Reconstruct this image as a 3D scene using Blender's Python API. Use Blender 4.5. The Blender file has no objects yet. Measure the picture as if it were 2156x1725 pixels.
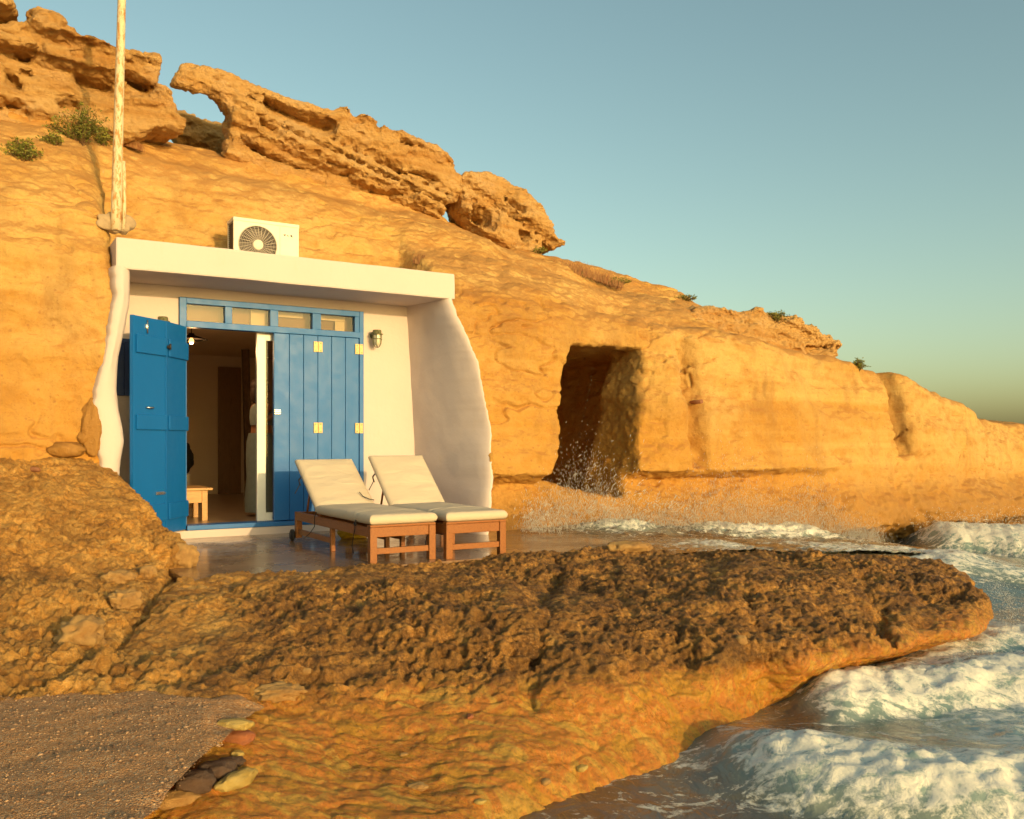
import bpy, bmesh, math, random
import numpy as np
from mathutils import Vector, Matrix

random.seed(7)
rng = np.random.default_rng(11)
SC = bpy.context.scene
COL = SC.collection
R = math.radians

# ------------------------------------------------------------------ camera, sky, sun, exposure
FPX, CX, HY, CAMZ = 1859.0, 1078.0, 931.0, 1.63       # focal length and centre in units of a 2156-wide frame
cam = bpy.data.cameras.new('camera')
cam.sensor_width = 36.0
cam.lens = 36.0 * FPX / 2156.0
cam.shift_y = (HY - 862.5) / 2156.0
cam.clip_start = 0.05
cam.clip_end = 6000
cam_o = bpy.data.objects.new('camera', cam)
cam_o.location = (0, 0, CAMZ)
cam_o.rotation_euler = (R(90), 0, 0)
COL.objects.link(cam_o)
SC.camera = cam_o

ANG = math.atan2(0.5216, 0.853)                       # the facade's turn about z
UX, UY = math.cos(ANG), math.sin(ANG)
O = Vector((-3.565, 9.44, 0.0))                       # facade origin: left foot of the door wall
SUN_PHI, SUN_EL = R(6.5), R(9.5)
su, sn = math.sin(SUN_PHI), math.cos(SUN_PHI)
sun_dir = Vector(((su * UX + sn * UY) * math.cos(SUN_EL), (su * UY - sn * UX) * math.cos(SUN_EL), math.sin(SUN_EL)))

world = bpy.data.worlds.new('World')
SC.world = world
world.use_nodes = True
wt = world.node_tree
for nd in list(wt.nodes):
    wt.nodes.remove(nd)
sky = wt.nodes.new('ShaderNodeTexSky')
sky.sky_type = 'NISHITA'
sky.sun_disc = False
sky.sun_elevation = SUN_EL
sky.sun_rotation = math.atan2(sun_dir.x, sun_dir.y)
sky.altitude = 0
sky.air_density = 1.0
sky.dust_density = 2.3
sky.ozone_density = 1.2
wtint = wt.nodes.new('ShaderNodeMix')
wtint.data_type = 'RGBA'
wtint.blend_type = 'MULTIPLY'
wtint.inputs[0].default_value = 1.0
wtint.inputs[7].default_value = (0.98, 1.01, 0.78, 1)
bg = wt.nodes.new('ShaderNodeBackground')
bg.inputs[1].default_value = 0.15
wo = wt.nodes.new('ShaderNodeOutputWorld')
wt.links.new(sky.outputs[0], wtint.inputs[6])
wt.links.new(wtint.outputs[2], bg.inputs[0])
wt.links.new(bg.outputs[0], wo.inputs[0])

sl = bpy.data.lights.new('sun', 'SUN')
sl.energy = 2.0
sl.angle = R(0.6)
sl.color = (1.0, 0.67, 0.31)
sun_o = bpy.data.objects.new('sun', sl)
sun_o.rotation_euler = (-sun_dir).to_track_quat('-Z', 'Y').to_euler()
COL.objects.link(sun_o)

vs = SC.view_settings
vs.view_transform = 'Standard'
vs.look = 'None'
vs.exposure = 0.70
vs.gamma = 1.0
vs.use_curve_mapping = False
SC.cycles.max_bounces = 8
SC.cycles.use_denoising = True

# ------------------------------------------------------------------ coordinates
def ray(px, py):
    return (px - CX) / FPX, (HY - py) / FPX
def at_d(px, py, d):
    a, b = ray(px, py)
    return Vector((a * d, d, CAMZ + b * d))
def at_z(px, py, z):
    a, b = ray(px, py)
    d = (z - CAMZ) / b
    return Vector((a * d, d, z))
def to_unz(p):
    x, y = p.x - O.x, p.y - O.y
    return x * UX + y * UY, x * UY - y * UX, p.z
CU, CN, _ = to_unz(Vector((0, 0, 0)))
def at_n(px, py, n):
    a, b = ray(px, py)
    t = (n - CN) / (a * UY - UX)
    return CU + t * (a * UX + UY), CAMZ + b * t      # (u, z) on the plane n
def Wd(u, n, z):
    return Vector((O.x + u * UX + n * UY, O.y + u * UY - n * UX, z))
def uat(px, n=0.0):
    return at_n(px, HY, n)[0]

# ------------------------------------------------------------------ numpy tools: noise, surface nets, subdivision
LAT = [np.random.default_rng(100 + i).random((32, 32, 32), dtype=np.float32) * 2 - 1 for i in range(4)]
def vnoise(P, f, seed=0):
    L = LAT[seed % 4]
    q = P * np.array(f, dtype=np.float32) + np.float32(seed * 7.31 + 512.0)
    i0 = np.floor(q).astype(np.int32)
    fr = (q - i0).astype(np.float32)
    fr = fr * fr * (3 - 2 * fr)
    a0 = i0 & 31
    a1 = (i0 + 1) & 31
    x0, y0, z0 = a0[:, 0], a0[:, 1], a0[:, 2]
    x1, y1, z1 = a1[:, 0], a1[:, 1], a1[:, 2]
    fx, fy, fz = fr[:, 0], fr[:, 1], fr[:, 2]
    c00 = L[x0, y0, z0] * (1 - fx) + L[x1, y0, z0] * fx
    c10 = L[x0, y1, z0] * (1 - fx) + L[x1, y1, z0] * fx
    c01 = L[x0, y0, z1] * (1 - fx) + L[x1, y0, z1] * fx
    c11 = L[x0, y1, z1] * (1 - fx) + L[x1, y1, z1] * fx
    return (c00 * (1 - fy) + c10 * fy) * (1 - fz) + (c01 * (1 - fy) + c11 * fy) * fz
def fbm(P, f, octv=4, seed=0, gain=0.5):
    s, a, t = 0, 1.0, 0
    f = np.array(f, dtype=np.float32) * np.ones(3, dtype=np.float32)
    for o in range(octv):
        s = s + a * vnoise(P, f * (2.03 ** o), seed + o)
        t += a
        a *= gain
    return s / t
def grid_noise(axes, cell, seed=0):
    """smooth value noise on a regular 3-D grid (cubic B-spline over a random lattice)"""
    g = np.random.default_rng(seed)
    Ws, dims = [], []
    for ax, c in zip(axes, cell):
        q = (ax - ax[0]) / c
        L = int(np.ceil(q[-1])) + 4
        W = np.zeros((len(ax), L), dtype=np.float32)
        i = np.floor(q).astype(int)
        t = q - i
        r = np.arange(len(ax))
        W[r, i] += (1 - t) ** 3 / 6
        W[r, i + 1] += (3 * t ** 3 - 6 * t ** 2 + 4) / 6
        W[r, i + 2] += (-3 * t ** 3 + 3 * t ** 2 + 3 * t + 1) / 6
        W[r, i + 3] += t ** 3 / 6
        Ws.append(W)
        dims.append(L)
    Lt = g.random(dims, dtype=np.float32) * 2 - 1
    A = np.tensordot(Ws[0], Lt, (1, 0))
    A = np.matmul(Ws[1], A)
    A = np.matmul(A, Ws[2].T)
    return A * 1.7
def smax(a, b, k):
    h = np.clip(0.5 + 0.5 * (a - b) / k, 0, 1)
    return b * (1 - h) + a * h + k * h * (1 - h)
def smin(a, b, k):
    return -smax(-a, -b, k)
def surface_nets(F, org, h):
    F = F.astype(np.float32)
    S = F < 0
    nx, ny, nz = F.shape
    cnt = np.zeros((nx - 1, ny - 1, nz - 1), dtype=np.int8)
    for a in (0, 1):
        for b in (0, 1):
            for c in (0, 1):
                cnt += S[a:nx - 1 + a, b:ny - 1 + b, c:nz - 1 + c]
    act = (cnt > 0) & (cnt < 8)
    I = np.argwhere(act)
    idm = np.full(act.shape, -1, dtype=np.int64)
    idm[act] = np.arange(len(I))
    acc = np.zeros((len(I), 3), dtype=np.float32)
    num = np.zeros(len(I), dtype=np.float32)
    cs = [(0, 0, 0), (1, 0, 0), (0, 1, 0), (1, 1, 0), (0, 0, 1), (1, 0, 1), (0, 1, 1), (1, 1, 1)]
    es = [(0, 1), (2, 3), (4, 5), (6, 7), (0, 2), (1, 3), (4, 6), (5, 7), (0, 4), (1, 5), (2, 6), (3, 7)]
    val = [F[I[:, 0] + c[0], I[:, 1] + c[1], I[:, 2] + c[2]] for c in cs]
    for a, b in es:
        va, vb = val[a], val[b]
        m = (va < 0) != (vb < 0)
        t = np.where(m, va / np.where(m, va - vb, 1), 0)
        pa, pb = np.array(cs[a], dtype=np.float32), np.array(cs[b], dtype=np.float32)
        acc += m[:, None] * (pa + t[:, None] * (pb - pa))
        num += m
    V = (I + acc / num[:, None]) * h + np.array(org)
    Q = []
    for ax in range(3):
        sl0 = [slice(None)] * 3
        sl1 = [slice(None)] * 3
        sl0[ax] = slice(0, -1)
        sl1[ax] = slice(1, None)
        A, B = S[tuple(sl0)], S[tuple(sl1)]
        e = np.argwhere(A != B)
        o1, o2 = [(1, 2), (2, 0), (0, 1)][ax]
        ok = (e[:, o1] > 0) & (e[:, o2] > 0) & (e[:, o1] < F.shape[o1] - 1) & (e[:, o2] < F.shape[o2] - 1)
        e = e[ok]
        flip = ~A[e[:, 0], e[:, 1], e[:, 2]]
        d1 = np.zeros(3, dtype=int); d1[o1] = 1
        d2 = np.zeros(3, dtype=int); d2[o2] = 1
        def gi(x):
            return idm[x[:, 0], x[:, 1], x[:, 2]]
        q = np.stack([gi(e - d1 - d2), gi(e - d2), gi(e), gi(e - d1)], 1)
        q[flip] = q[flip][:, ::-1]
        Q.append(q)
    return V.astype(np.float32), np.concatenate(Q)
def subdivide(V, Q):
    n = len(V)
    E = np.stack([Q, np.roll(Q, -1, 1)], 2).reshape(-1, 2)
    Es = np.sort(E, 1)
    key = Es[:, 0].astype(np.int64) * n + Es[:, 1]
    uk, inv = np.unique(key, return_inverse=True)
    a, b = uk // n, uk % n
    mid = (V[a] + V[b]) * 0.5
    cen = V[Q].mean(1)
    inv = inv.reshape(-1, 4) + n
    ci = n + len(uk) + np.arange(len(Q))
    nq = np.stack([np.stack([Q[:, k], inv[:, k], ci, inv[:, k - 1]], 1) for k in range(4)], 1).reshape(-1, 4)
    return np.concatenate([V, mid, cen]), nq
def relax(V, Q, it=1, f=0.5):
    n = len(V)
    E = np.stack([Q, np.roll(Q, -1, 1)], 2).reshape(-1, 2)
    deg = np.bincount(E[:, 0], minlength=n) + np.bincount(E[:, 1], minlength=n)
    for _ in range(it):
        s = np.stack([np.bincount(E[:, 0], V[E[:, 1], k], n) + np.bincount(E[:, 1], V[E[:, 0], k], n) for k in range(3)], 1)
        V = V * (1 - f) + f * (s / np.maximum(deg, 1)[:, None])
    return V.astype(np.float32)
def vnormals(V, Q):
    d1 = V[Q[:, 2]] - V[Q[:, 0]]
    d2 = V[Q[:, 3]] - V[Q[:, 1]]
    fn = np.cross(d1, d2)
    n = len(V)
    s = np.stack([sum(np.bincount(Q[:, c], fn[:, k], n) for c in range(4)) for k in range(3)], 1)
    return (s / np.maximum(np.linalg.norm(s, axis=1), 1e-9)[:, None]).astype(np.float32)
def compact(V, Q):
    used = np.unique(Q)
    m = np.full(len(V), -1, dtype=np.int64)
    m[used] = np.arange(len(used))
    return V[used], m[Q]
def np_mesh(name, V, Q, smooth=True, attrs=None):
    me = bpy.data.meshes.new(name)
    V = np.ascontiguousarray(V, dtype=np.float32)
    Q = np.ascontiguousarray(Q, dtype=np.int32)
    k = Q.shape[1]
    me.vertices.add(len(V))
    me.vertices.foreach_set('co', V.ravel())
    me.loops.add(Q.size)
    me.loops.foreach_set('vertex_index', Q.ravel())
    me.polygons.add(len(Q))
    me.polygons.foreach_set('loop_start', np.arange(0, Q.size, k, dtype=np.int32))
    me.update(calc_edges=True)
    me.validate()
    if smooth:
        me.polygons.foreach_set('use_smooth', np.ones(len(me.polygons), dtype=bool))
    if attrs:
        for an, av in attrs.items():
            at = me.attributes.new(an, 'FLOAT', 'POINT')
            at.data.foreach_set('value', av.astype(np.float32))
    return me
def sd_poly(px, pz, poly):
    """signed distance to a polygon for arrays px, pz"""
    poly = np.array(poly, dtype=np.float64)
    d = np.full(px.shape, 1e9)
    ins = np.zeros(px.shape, dtype=bool)
    for i in range(len(poly)):
        a, b = poly[i], poly[(i + 1) % len(poly)]
        e = b - a
        wx, wz = px - a[0], pz - a[1]
        t = np.clip((wx * e[0] + wz * e[1]) / (e @ e + 1e-12), 0, 1)
        d = np.minimum(d, (wx - e[0] * t) ** 2 + (wz - e[1] * t) ** 2)
        c = ((a[1] > pz) != (b[1] > pz))
        xi = (b[0] - a[0]) * (pz - a[1]) / (b[1] - a[1] + 1e-12) + a[0]
        ins ^= c & (px < xi)
    d = np.sqrt(d)
    return np.where(ins, -d, d)
def dist_line(X, Y, pts):
    d = np.full(np.shape(X), 1e9)
    for a, b in zip(pts[:-1], pts[1:]):
        ex, ey = b[0] - a[0], b[1] - a[1]
        t = np.clip(((X - a[0]) * ex + (Y - a[1]) * ey) / (ex * ex + ey * ey), 0, 1)
        d = np.minimum(d, np.hypot(X - a[0] - ex * t, Y - a[1] - ey * t))
    return d

# ------------------------------------------------------------------ object helpers
def tag(o, label=None, cat=None, group=None, kind=None):
    if label: o['label'] = label
    if cat: o['category'] = cat
    if group: o['group'] = group
    if kind: o['kind'] = kind
    return o
def link(name, me, mat, parent=None, loc=None, rotz=None):
    o = bpy.data.objects.new(name, me)
    COL.objects.link(o)
    if mat is not None and me is not None and len(me.materials) == 0:
        me.materials.append(mat)
    if parent is not None:
        o.parent = parent
    if loc is not None:
        o.location = loc
    if rotz is not None:
        o.rotation_euler = (0, 0, rotz)
    return o
def empty(name, loc, rotz=0.0):
    o = bpy.data.objects.new(name, None)
    COL.objects.link(o)
    o.location = loc
    o.rotation_euler = (0, 0, rotz)
    o.empty_display_size = 0.1
    return o
class MB:
    def __init__(s):
        s.v, s.f, s.sm = [], [], []
    def add(s, vs_, fs, smooth=False):
        b = len(s.v)
        s.v += [tuple(p) for p in vs_]
        s.f += [tuple(b + i for i in f) for f in fs]
        s.sm += [smooth] * len(fs)
        return s
    def box(s, x0, x1, y0, y1, z0, z1):
        if x0 > x1: x0, x1 = x1, x0
        if y0 > y1: y0, y1 = y1, y0
        if z0 > z1: z0, z1 = z1, z0
        return s.add([(x0, y0, z0), (x1, y0, z0), (x1, y1, z0), (x0, y1, z0), (x0, y0, z1), (x1, y0, z1), (x1, y1, z1), (x0, y1, z1)],
                     [(0, 3, 2, 1), (4, 5, 6, 7), (0, 1, 5, 4), (1, 2, 6, 5), (2, 3, 7, 6), (3, 0, 4, 7)])
    def bar(s, a, b, w, t, up=(0, 0, 1)):
        """rectangular bar from a to b, w across, t along 'up'"""
        a, b = Vector(a), Vector(b)
        d = (b - a).normalized()
        upv = Vector(up)
        x = d.cross(upv)
        if x.length < 1e-4:
            x = d.cross(Vector((1, 0, 0)))
        x.normalize()
        y = x.cross(d).normalized()
        P = []
        for c in (a, b):
            for sx, sy in ((-1, -1), (1, -1), (1, 1), (-1, 1)):
                P.append(c + x * sx * w / 2 + y * sy * t / 2)
        return s.add(P, [(0, 3, 2, 1), (4, 5, 6, 7), (0, 1, 5, 4), (1, 2, 6, 5), (2, 3, 7, 6), (3, 0, 4, 7)])
    def tube(s, pts, r, n=8, cap=True, closed=False):
        pts = [Vector(p) for p in pts]
        rs = r if isinstance(r, (list, tuple)) else [r] * len(pts)
        m = len(pts)
        ref = None
        P = []
        for i, p in enumerate(pts):
            if closed:
                d = pts[(i + 1) % m] - pts[i - 1]
            else:
                d = pts[min(i + 1, m - 1)] - pts[max(i - 1, 0)]
            d.normalize()
            if ref is None:
                ref = d.cross(Vector((0.31, 0.2, 0.93)))
                if ref.length < 1e-3:
                    ref = d.cross(Vector((1, 0, 0)))
            x = (ref - d * ref.dot(d)).normalized()
            ref = x
            y = d.cross(x)
            for k in range(n):
                a = 2 * math.pi * k / n
                P.append(p + (x * math.cos(a) + y * math.sin(a)) * rs[i])
        F = []
        mm = m if closed else m - 1
        for i in range(mm):
            j = (i + 1) % m
            for k in range(n):
                k2 = (k + 1) % n
                F.append((i * n + k, i * n + k2, j * n + k2, j * n + k))
        s.add(P, F, True)
        if cap and not closed:
            b = len(s.v) - len(P)
            s.f.append(tuple(b + k for k in reversed(range(n)))); s.sm.append(False)
            s.f.append(tuple(b + (m - 1) * n + k for k in range(n))); s.sm.append(False)
        return s
    def lathe(s, prof, n=24, c=(0, 0, 0), axis='z'):
        P, F = [], []
        for r_, h_ in prof:
            for k in range(n):
                a = 2 * math.pi * k / n
                x, y, z = r_ * math.cos(a), r_ * math.sin(a), h_
                if axis == 'y':
                    x, y, z = x, z, y
                elif axis == 'x':
                    x, y, z = z, x, y
                P.append((c[0] + x, c[1] + y, c[2] + z))
        for i in range(len(prof) - 1):
            for k in range(n):
                k2 = (k + 1) % n
                F.append((i * n + k, i * n + k2, (i + 1) * n + k2, (i + 1) * n + k))
        return s.add(P, F, True)
    def build(s, name, mat, parent=None, bevel=0.0, loc=None, rotz=None):
        me = bpy.data.meshes.new(name)
        me.from_pydata(s.v, [], s.f)
        me.polygons.foreach_set('use_smooth', s.sm)
        me.update()
        o = link(name, me, mat, parent, loc, rotz)
        if bevel:
            bm = bmesh.new()
            bm.from_mesh(me)
            bmesh.ops.recalc_face_normals(bm, faces=bm.faces)
            bmesh.ops.bevel(bm, geom=[e for e in bm.edges if len(e.link_faces) == 2 and e.calc_face_angle(0) > 0.5],
                            offset=bevel, segments=2, profile=0.6, affect='EDGES', clamp_overlap=True)
            bm.to_mesh(me)
            bm.free()
        return o
def copy_tree(o, parent=None):
    c = o.copy()
    COL.objects.link(c)
    if parent is not None:
        c.parent = parent
    for ch in [k for k in bpy.data.objects if k.parent == o]:
        copy_tree(ch, c)
    return c
def rbf(pts, vals, qx, qy, lam=1e-3):
    """thin-plate spline heights"""
    P = np.array(pts, dtype=np.float64)
    def U(r2):
        return 0.5 * r2 * np.log(r2 + 1e-9)
    n = len(P)
    d2 = ((P[:, None] - P[None]) ** 2).sum(2)
    A = np.zeros((n + 3, n + 3))
    A[:n, :n] = U(d2) + lam * np.eye(n)
    A[:n, n] = 1
    A[:n, n + 1:] = P
    A[n, :n] = 1
    A[n + 1:, :n] = P.T
    w = np.linalg.solve(A, np.concatenate([vals, np.zeros(3)]))
    out = w[n] + w[n + 1] * qx + w[n + 2] * qy
    for i in range(n):
        out = out + w[i] * U((qx - P[i, 0]) ** 2 + (qy - P[i, 1]) ** 2)
    return out

# ------------------------------------------------------------------ materials
class Mat:
    def __init__(s, name):
        s.m = bpy.data.materials.new(name)
        s.m.use_nodes = True
        s.t = s.m.node_tree
        s.b = s.t.nodes['Principled BSDF']
        s.out = s.t.nodes['Material Output']
        s.co = None
    def n(s, typ, **kw):
        nd = s.t.nodes.new(typ)
        for k, v in kw.items():
            setattr(nd, k, v)
        return nd
    def lk(s, a, b):
        s.t.links.new(a, b)
    def setin(s, sock, v):
        if hasattr(v, 'is_linked'):
            s.lk(v, sock)
        elif isinstance(v, (tuple, list)):
            sock.default_value = tuple(v) + ((1.0,) if len(v) == 3 and len(sock.default_value) == 4 else ())
        else:
            sock.default_value = v
    def coord(s, scale=(1, 1, 1), kind='Object'):
        if s.co is None:
            s.co = s.n('ShaderNodeTexCoord')
        mp = s.n('ShaderNodeMapping')
        mp.inputs['Scale'].default_value = scale
        s.lk(s.co.outputs[kind], mp.inputs[0])
        return mp.outputs[0]
    def noise(s, scale, detail=4, rough=0.55, stretch=(1, 1, 1), distort=0.0, off=0):
        nd = s.n('ShaderNodeTexNoise')
        c = s.coord(stretch)
        if off:
            c.node.inputs['Location'].default_value = (off, off * 1.7, off * 0.6)
        s.lk(c, nd.inputs['Vector'])
        nd.inputs['Scale'].default_value = scale
        nd.inputs['Detail'].default_value = detail
        nd.inputs['Roughness'].default_value = rough
        nd.inputs['Distortion'].default_value = distort
        return nd.outputs['Fac']
    def voro(s, scale, feature='F1', stretch=(1, 1, 1), rand=1.0):
        nd = s.n('ShaderNodeTexVoronoi', feature=feature)
        s.lk(s.coord(stretch), nd.inputs['Vector'])
        nd.inputs['Scale'].default_value = scale
        nd.inputs['Randomness'].default_value = rand
        return nd
    def ramp(s, fac, stops, interp='LINEAR'):
        nd = s.n('ShaderNodeValToRGB')
        nd.color_ramp.interpolation = interp
        cr = nd.color_ramp
        while len(cr.elements) < len(stops):
            cr.elements.new(0.5)
        for e, (p, c) in zip(cr.elements, stops):
            e.position = p
            e.color = (c, c, c, 1) if isinstance(c, (int, float)) else tuple(c) + (1,)
        s.lk(fac, nd.inputs[0])
        return nd.outputs[0]
    def mix(s, fac, a, b, blend='MIX'):
        nd = s.n('ShaderNodeMix', data_type='RGBA', blend_type=blend)
        s.setin(nd.inputs[0], fac)
        s.setin(nd.inputs[6], a)
        s.setin(nd.inputs[7], b)
        return nd.outputs[2]
    def math(s, op, a, b=0.0, clamp=False):
        nd = s.n('ShaderNodeMath', operation=op, use_clamp=clamp)
        s.setin(nd.inputs[0], a)
        s.setin(nd.inputs[1], b)
        return nd.outputs[0]
    def mapr(s, v, a, b, c=0.0, d=1.0):
        nd = s.n('ShaderNodeMapRange')
        s.setin(nd.inputs[0], v)
        for i, x in enumerate((a, b, c, d)):
            nd.inputs[1 + i].default_value = x
        return nd.outputs[0]
    def sep(s, kind='Object'):
        if s.co is None:
            s.co = s.n('ShaderNodeTexCoord')
        nd = s.n('ShaderNodeSeparateXYZ')
        s.lk(s.co.outputs[kind], nd.inputs[0])
        return nd.outputs
    def attr(s, name):
        return s.n('ShaderNodeAttribute', attribute_name=name).outputs['Fac']
    def bump(s, h, strength=0.5, dist=0.02, prev=None):
        nd = s.n('ShaderNodeBump')
        nd.inputs['Strength'].default_value = strength
        nd.inputs['Distance'].default_value = dist
        s.lk(h, nd.inputs['Height'])
        if prev is not None:
            s.lk(prev, nd.inputs['Normal'])
        return nd.outputs[0]
    def fin(s, color=None, rough=None, normal=None, spec=None, **kw):
        if color is not None: s.setin(s.b.inputs['Base Color'], color)
        if rough is not None: s.setin(s.b.inputs['Roughness'], rough)
        if normal is not None: s.lk(normal, s.b.inputs['Normal'])
        if spec is not None: s.setin(s.b.inputs['Specular IOR Level'], spec)
        for k, v in kw.items():
            s.setin(s.b.inputs[k.replace('_', ' ')], v)
        return s.m

def mk_cliff():
    m = Mat('sandstone')
    z = m.sep()
    big = m.noise(0.7, 4, 0.55)
    med = m.noise(3.2, 5, 0.62, (1, 1, 1.6))
    fine = m.noise(22, 6, 0.7)
    band = m.noise(1.0, 4, 0.6, (0.10, 0.10, 2.2), 0.1)
    c = m.ramp(band, [(0.30, (0.40, 0.185, 0.032)), (0.45, (0.48, 0.26, 0.055)), (0.56, (0.57, 0.355, 0.105)), (0.70, (0.46, 0.235, 0.045))])
    c = m.mix(m.ramp(big, [(0.38, 0.0), (0.62, 0.75)]), c, (0.57, 0.365, 0.125))
    c = m.mix(m.ramp(med, [(0.50, 0.0), (0.70, 0.7)]), c, (0.37, 0.16, 0.028))
    c = m.mix(m.ramp(fine, [(0.42, 0.0), (0.72, 0.18)]), c, (0.70, 0.45, 0.18))
    strat = m.mapr(m.math('ADD', z[2], m.math('ADD', m.math('MULTIPLY', z[0], 0.13), m.math('MULTIPLY', m.math('SUBTRACT', m.noise(0.8, 5, 0.6, (0.5, 0.5, 1.2), 0, 7), 0.5), 2.4))), 3.3, 1.9)
    c = m.mix(m.math('MULTIPLY', strat, 0.6), c, (0.46, 0.205, 0.022))
    stain = m.ramp(m.noise(2.2, 7, 0.7, (1, 1, 0.22), 0.4, 17), [(0.52, 0.0), (0.70, 0.55)])
    c = m.mix(stain, c, (0.30, 0.165, 0.055))
    speck = m.ramp(m.noise(55, 6, 0.75, off=21), [(0.56, 0.0), (0.68, 0.6)])
    c = m.mix(speck, c, (0.26, 0.125, 0.035))
    pits = m.voro(9.0)
    spots = m.ramp(pits.outputs['Distance'], [(0.05, 0.6), (0.16, 0.0)])
    c = m.mix(spots, c, (0.30, 0.14, 0.05))
    nrm = m.n('ShaderNodeNewGeometry')
    sx = m.n('ShaderNodeSeparateXYZ')
    m.lk(nrm.outputs['True Normal'], sx.inputs[0])
    soil = m.mapr(m.math('ADD', sx.outputs[2], m.math('MULTIPLY', m.math('SUBTRACT', m.noise(1.4, 5, 0.65, off=3), 0.5), 1.1)), 0.42, 0.72)
    c = m.mix(m.math('MULTIPLY', soil, 0.6), c, (0.41, 0.18, 0.045))
    # lime-stained damp foot of the cliff
    low = m.mapr(m.math('ADD', z[2], m.math('MULTIPLY', m.math('SUBTRACT', med, 0.5), 0.9)), 0.55, 1.25, 1.0, 0.0)
    c = m.mix(m.math('MULTIPLY', low, 0.75), c, (0.31, 0.155, 0.038))
    n1 = m.bump(m.noise(6, 9, 0.66), 0.42, 0.09)
    n2 = m.bump(fine, 0.5, 0.03, n1)
    n3 = m.bump(m.ramp(m.voro(26).outputs['Distance'], [(0.0, 0.0), (0.35, 1.0)]), 0.18, 0.012, n2)
    rough = m.mapr(low, 0, 1, 0.92, 0.62)
    return m.fin(c, rough, n3, 0.25)
def mk_outcrop():
    m = Mat('crusted_sandstone')
    med = m.noise(2.6, 6, 0.62)
    fine = m.noise(17, 7, 0.72)
    band = m.noise(1.0, 3, 0.6, (0.5, 0.3, 4.5), 0.8)
    c = m.ramp(band, [(0.3, (0.44, 0.22, 0.06)), (0.5, (0.53, 0.31, 0.105)), (0.7, (0.60, 0.385, 0.16))])
    c = m.mix(m.ramp(med, [(0.5, 0.0), (0.72, 0.7)]), c, (0.58, 0.37, 0.175))
    c = m.mix(m.ramp(fine, [(0.5, 0.0), (0.75, 0.45)]), c, (0.36, 0.185, 0.075))
    n1 = m.bump(m.noise(7, 8, 0.7, (1, 1, 1.8)), 0.7, 0.10)
    n2 = m.bump(fine, 0.6, 0.04, n1)
    return m.fin(c, 0.93, n2, 0.2)
def mk_ledge():
    m = Mat('pitted_shore_rock')
    wet = m.attr('wet')
    gold = m.attr('gold')
    big = m.noise(0.9, 4, 0.6)
    med = m.noise(6.5, 8, 0.72)
    fine = m.noise(30, 8, 0.78)
    grit = m.noise(58, 6, 0.8, off=5)
    streak = m.noise(5.0, 7, 0.68, (1, 2.0, 2), 0.8, 4)
    dark = m.ramp(med, [(0.34, (0.114, 0.049, 0.012)), (0.45, (0.343, 0.154, 0.031)), (0.54, (0.606, 0.284, 0.055)), (0.66, (0.868, 0.459, 0.109))])
    dark = m.mix(m.ramp(fine, [(0.47, 0.0), (0.60, 0.75)]), dark, (0.148, 0.069, 0.019))
    dark = m.mix(m.ramp(grit, [(0.54, 0.0), (0.62, 0.9)]), dark, (0.663, 0.359, 0.117))
    gcol = m.ramp(streak, [(0.33, (0.320, 0.145, 0.027)), (0.46, (0.685, 0.324, 0.058)), (0.60, (0.871, 0.489, 0.124))])
    gcol = m.mix(m.ramp(fine, [(0.51, 0.0), (0.62, 0.62)]), gcol, (0.250, 0.114, 0.028))
    gcol = m.mix(m.ramp(grit, [(0.55, 0.0), (0.63, 0.75)]), gcol, (0.800, 0.499, 0.196))
    c = m.mix(m.ramp(m.math('ADD', gold, m.math('MULTIPLY', m.math('SUBTRACT', big, 0.5), 1.1)), [(0.35, 0.0), (0.65, 1.0)]), dark, gcol)
    blot = m.ramp(m.noise(2.4, 7, 0.7, (1, 1.8, 1.8), 0, 14), [(0.44, 0.0), (0.54, 1.0)])
    c = m.mix(m.math('MULTIPLY', blot, 0.42), c, m.mix(gold, (0.068, 0.034, 0.011), (0.194, 0.090, 0.022)))
    wcol = m.ramp(m.noise(3.2, 7, 0.68, (1, 1.6, 1), 0.8, 2), [(0.30, (0.411, 0.190, 0.024)), (0.42, (0.777, 0.400, 0.049)), (0.52, (0.777, 0.269, 0.043)), (0.60, (0.871, 0.499, 0.086)), (0.72, (0.456, 0.269, 0.043))])
    wcol = m.mix(m.ramp(fine, [(0.50, 0.0), (0.64, 0.65)]), wcol, (0.250, 0.109, 0.022))
    wcol = m.mix(m.ramp(grit, [(0.56, 0.0), (0.66, 0.55)]), wcol, (0.753, 0.440, 0.134))
    c = m.mix(wet, c, wcol)
    n1 = m.bump(m.noise(11, 9, 0.75), 1.0, 0.06)
    n2 = m.bump(m.ramp(m.voro(24).outputs['Distance'], [(0.0, 0.0), (0.45, 1.0)]), 0.5, 0.03, n1)
    n3 = m.bump(m.noise(85, 6, 0.8), 0.9, 0.016, n2)
    damp = m.ramp(m.noise(2.2, 4, 0.6, off=6), [(0.42, 0.75), (0.6, 0.45)])
    rough = m.math('SUBTRACT', damp, m.math('MULTIPLY', wet, 0.30), True)
    return m.fin(c, rough, n3, 0.45)
def mk_plaster(name, col=(0.63, 0.535, 0.495)):
    m = Mat(name)
    c = m.mix(m.ramp(m.noise(1.6, 5, 0.6), [(0.4, 0.0), (0.7, 0.45)]), col, tuple(x * 0.92 for x in col))
    c = m.mix(m.ramp(m.noise(9, 5, 0.6, (1, 1, 0.25)), [(0.60, 0.0), (0.8, 0.30)]), c, (0.56, 0.46, 0.32))
    n1 = m.bump(m.noise(2.2, 4, 0.5), 0.30, 0.06)
    n2 = m.bump(m.noise(38, 5, 0.6), 0.16, 0.01, n1)
    return m.fin(c, 0.85, n2, 0.25)
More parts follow.
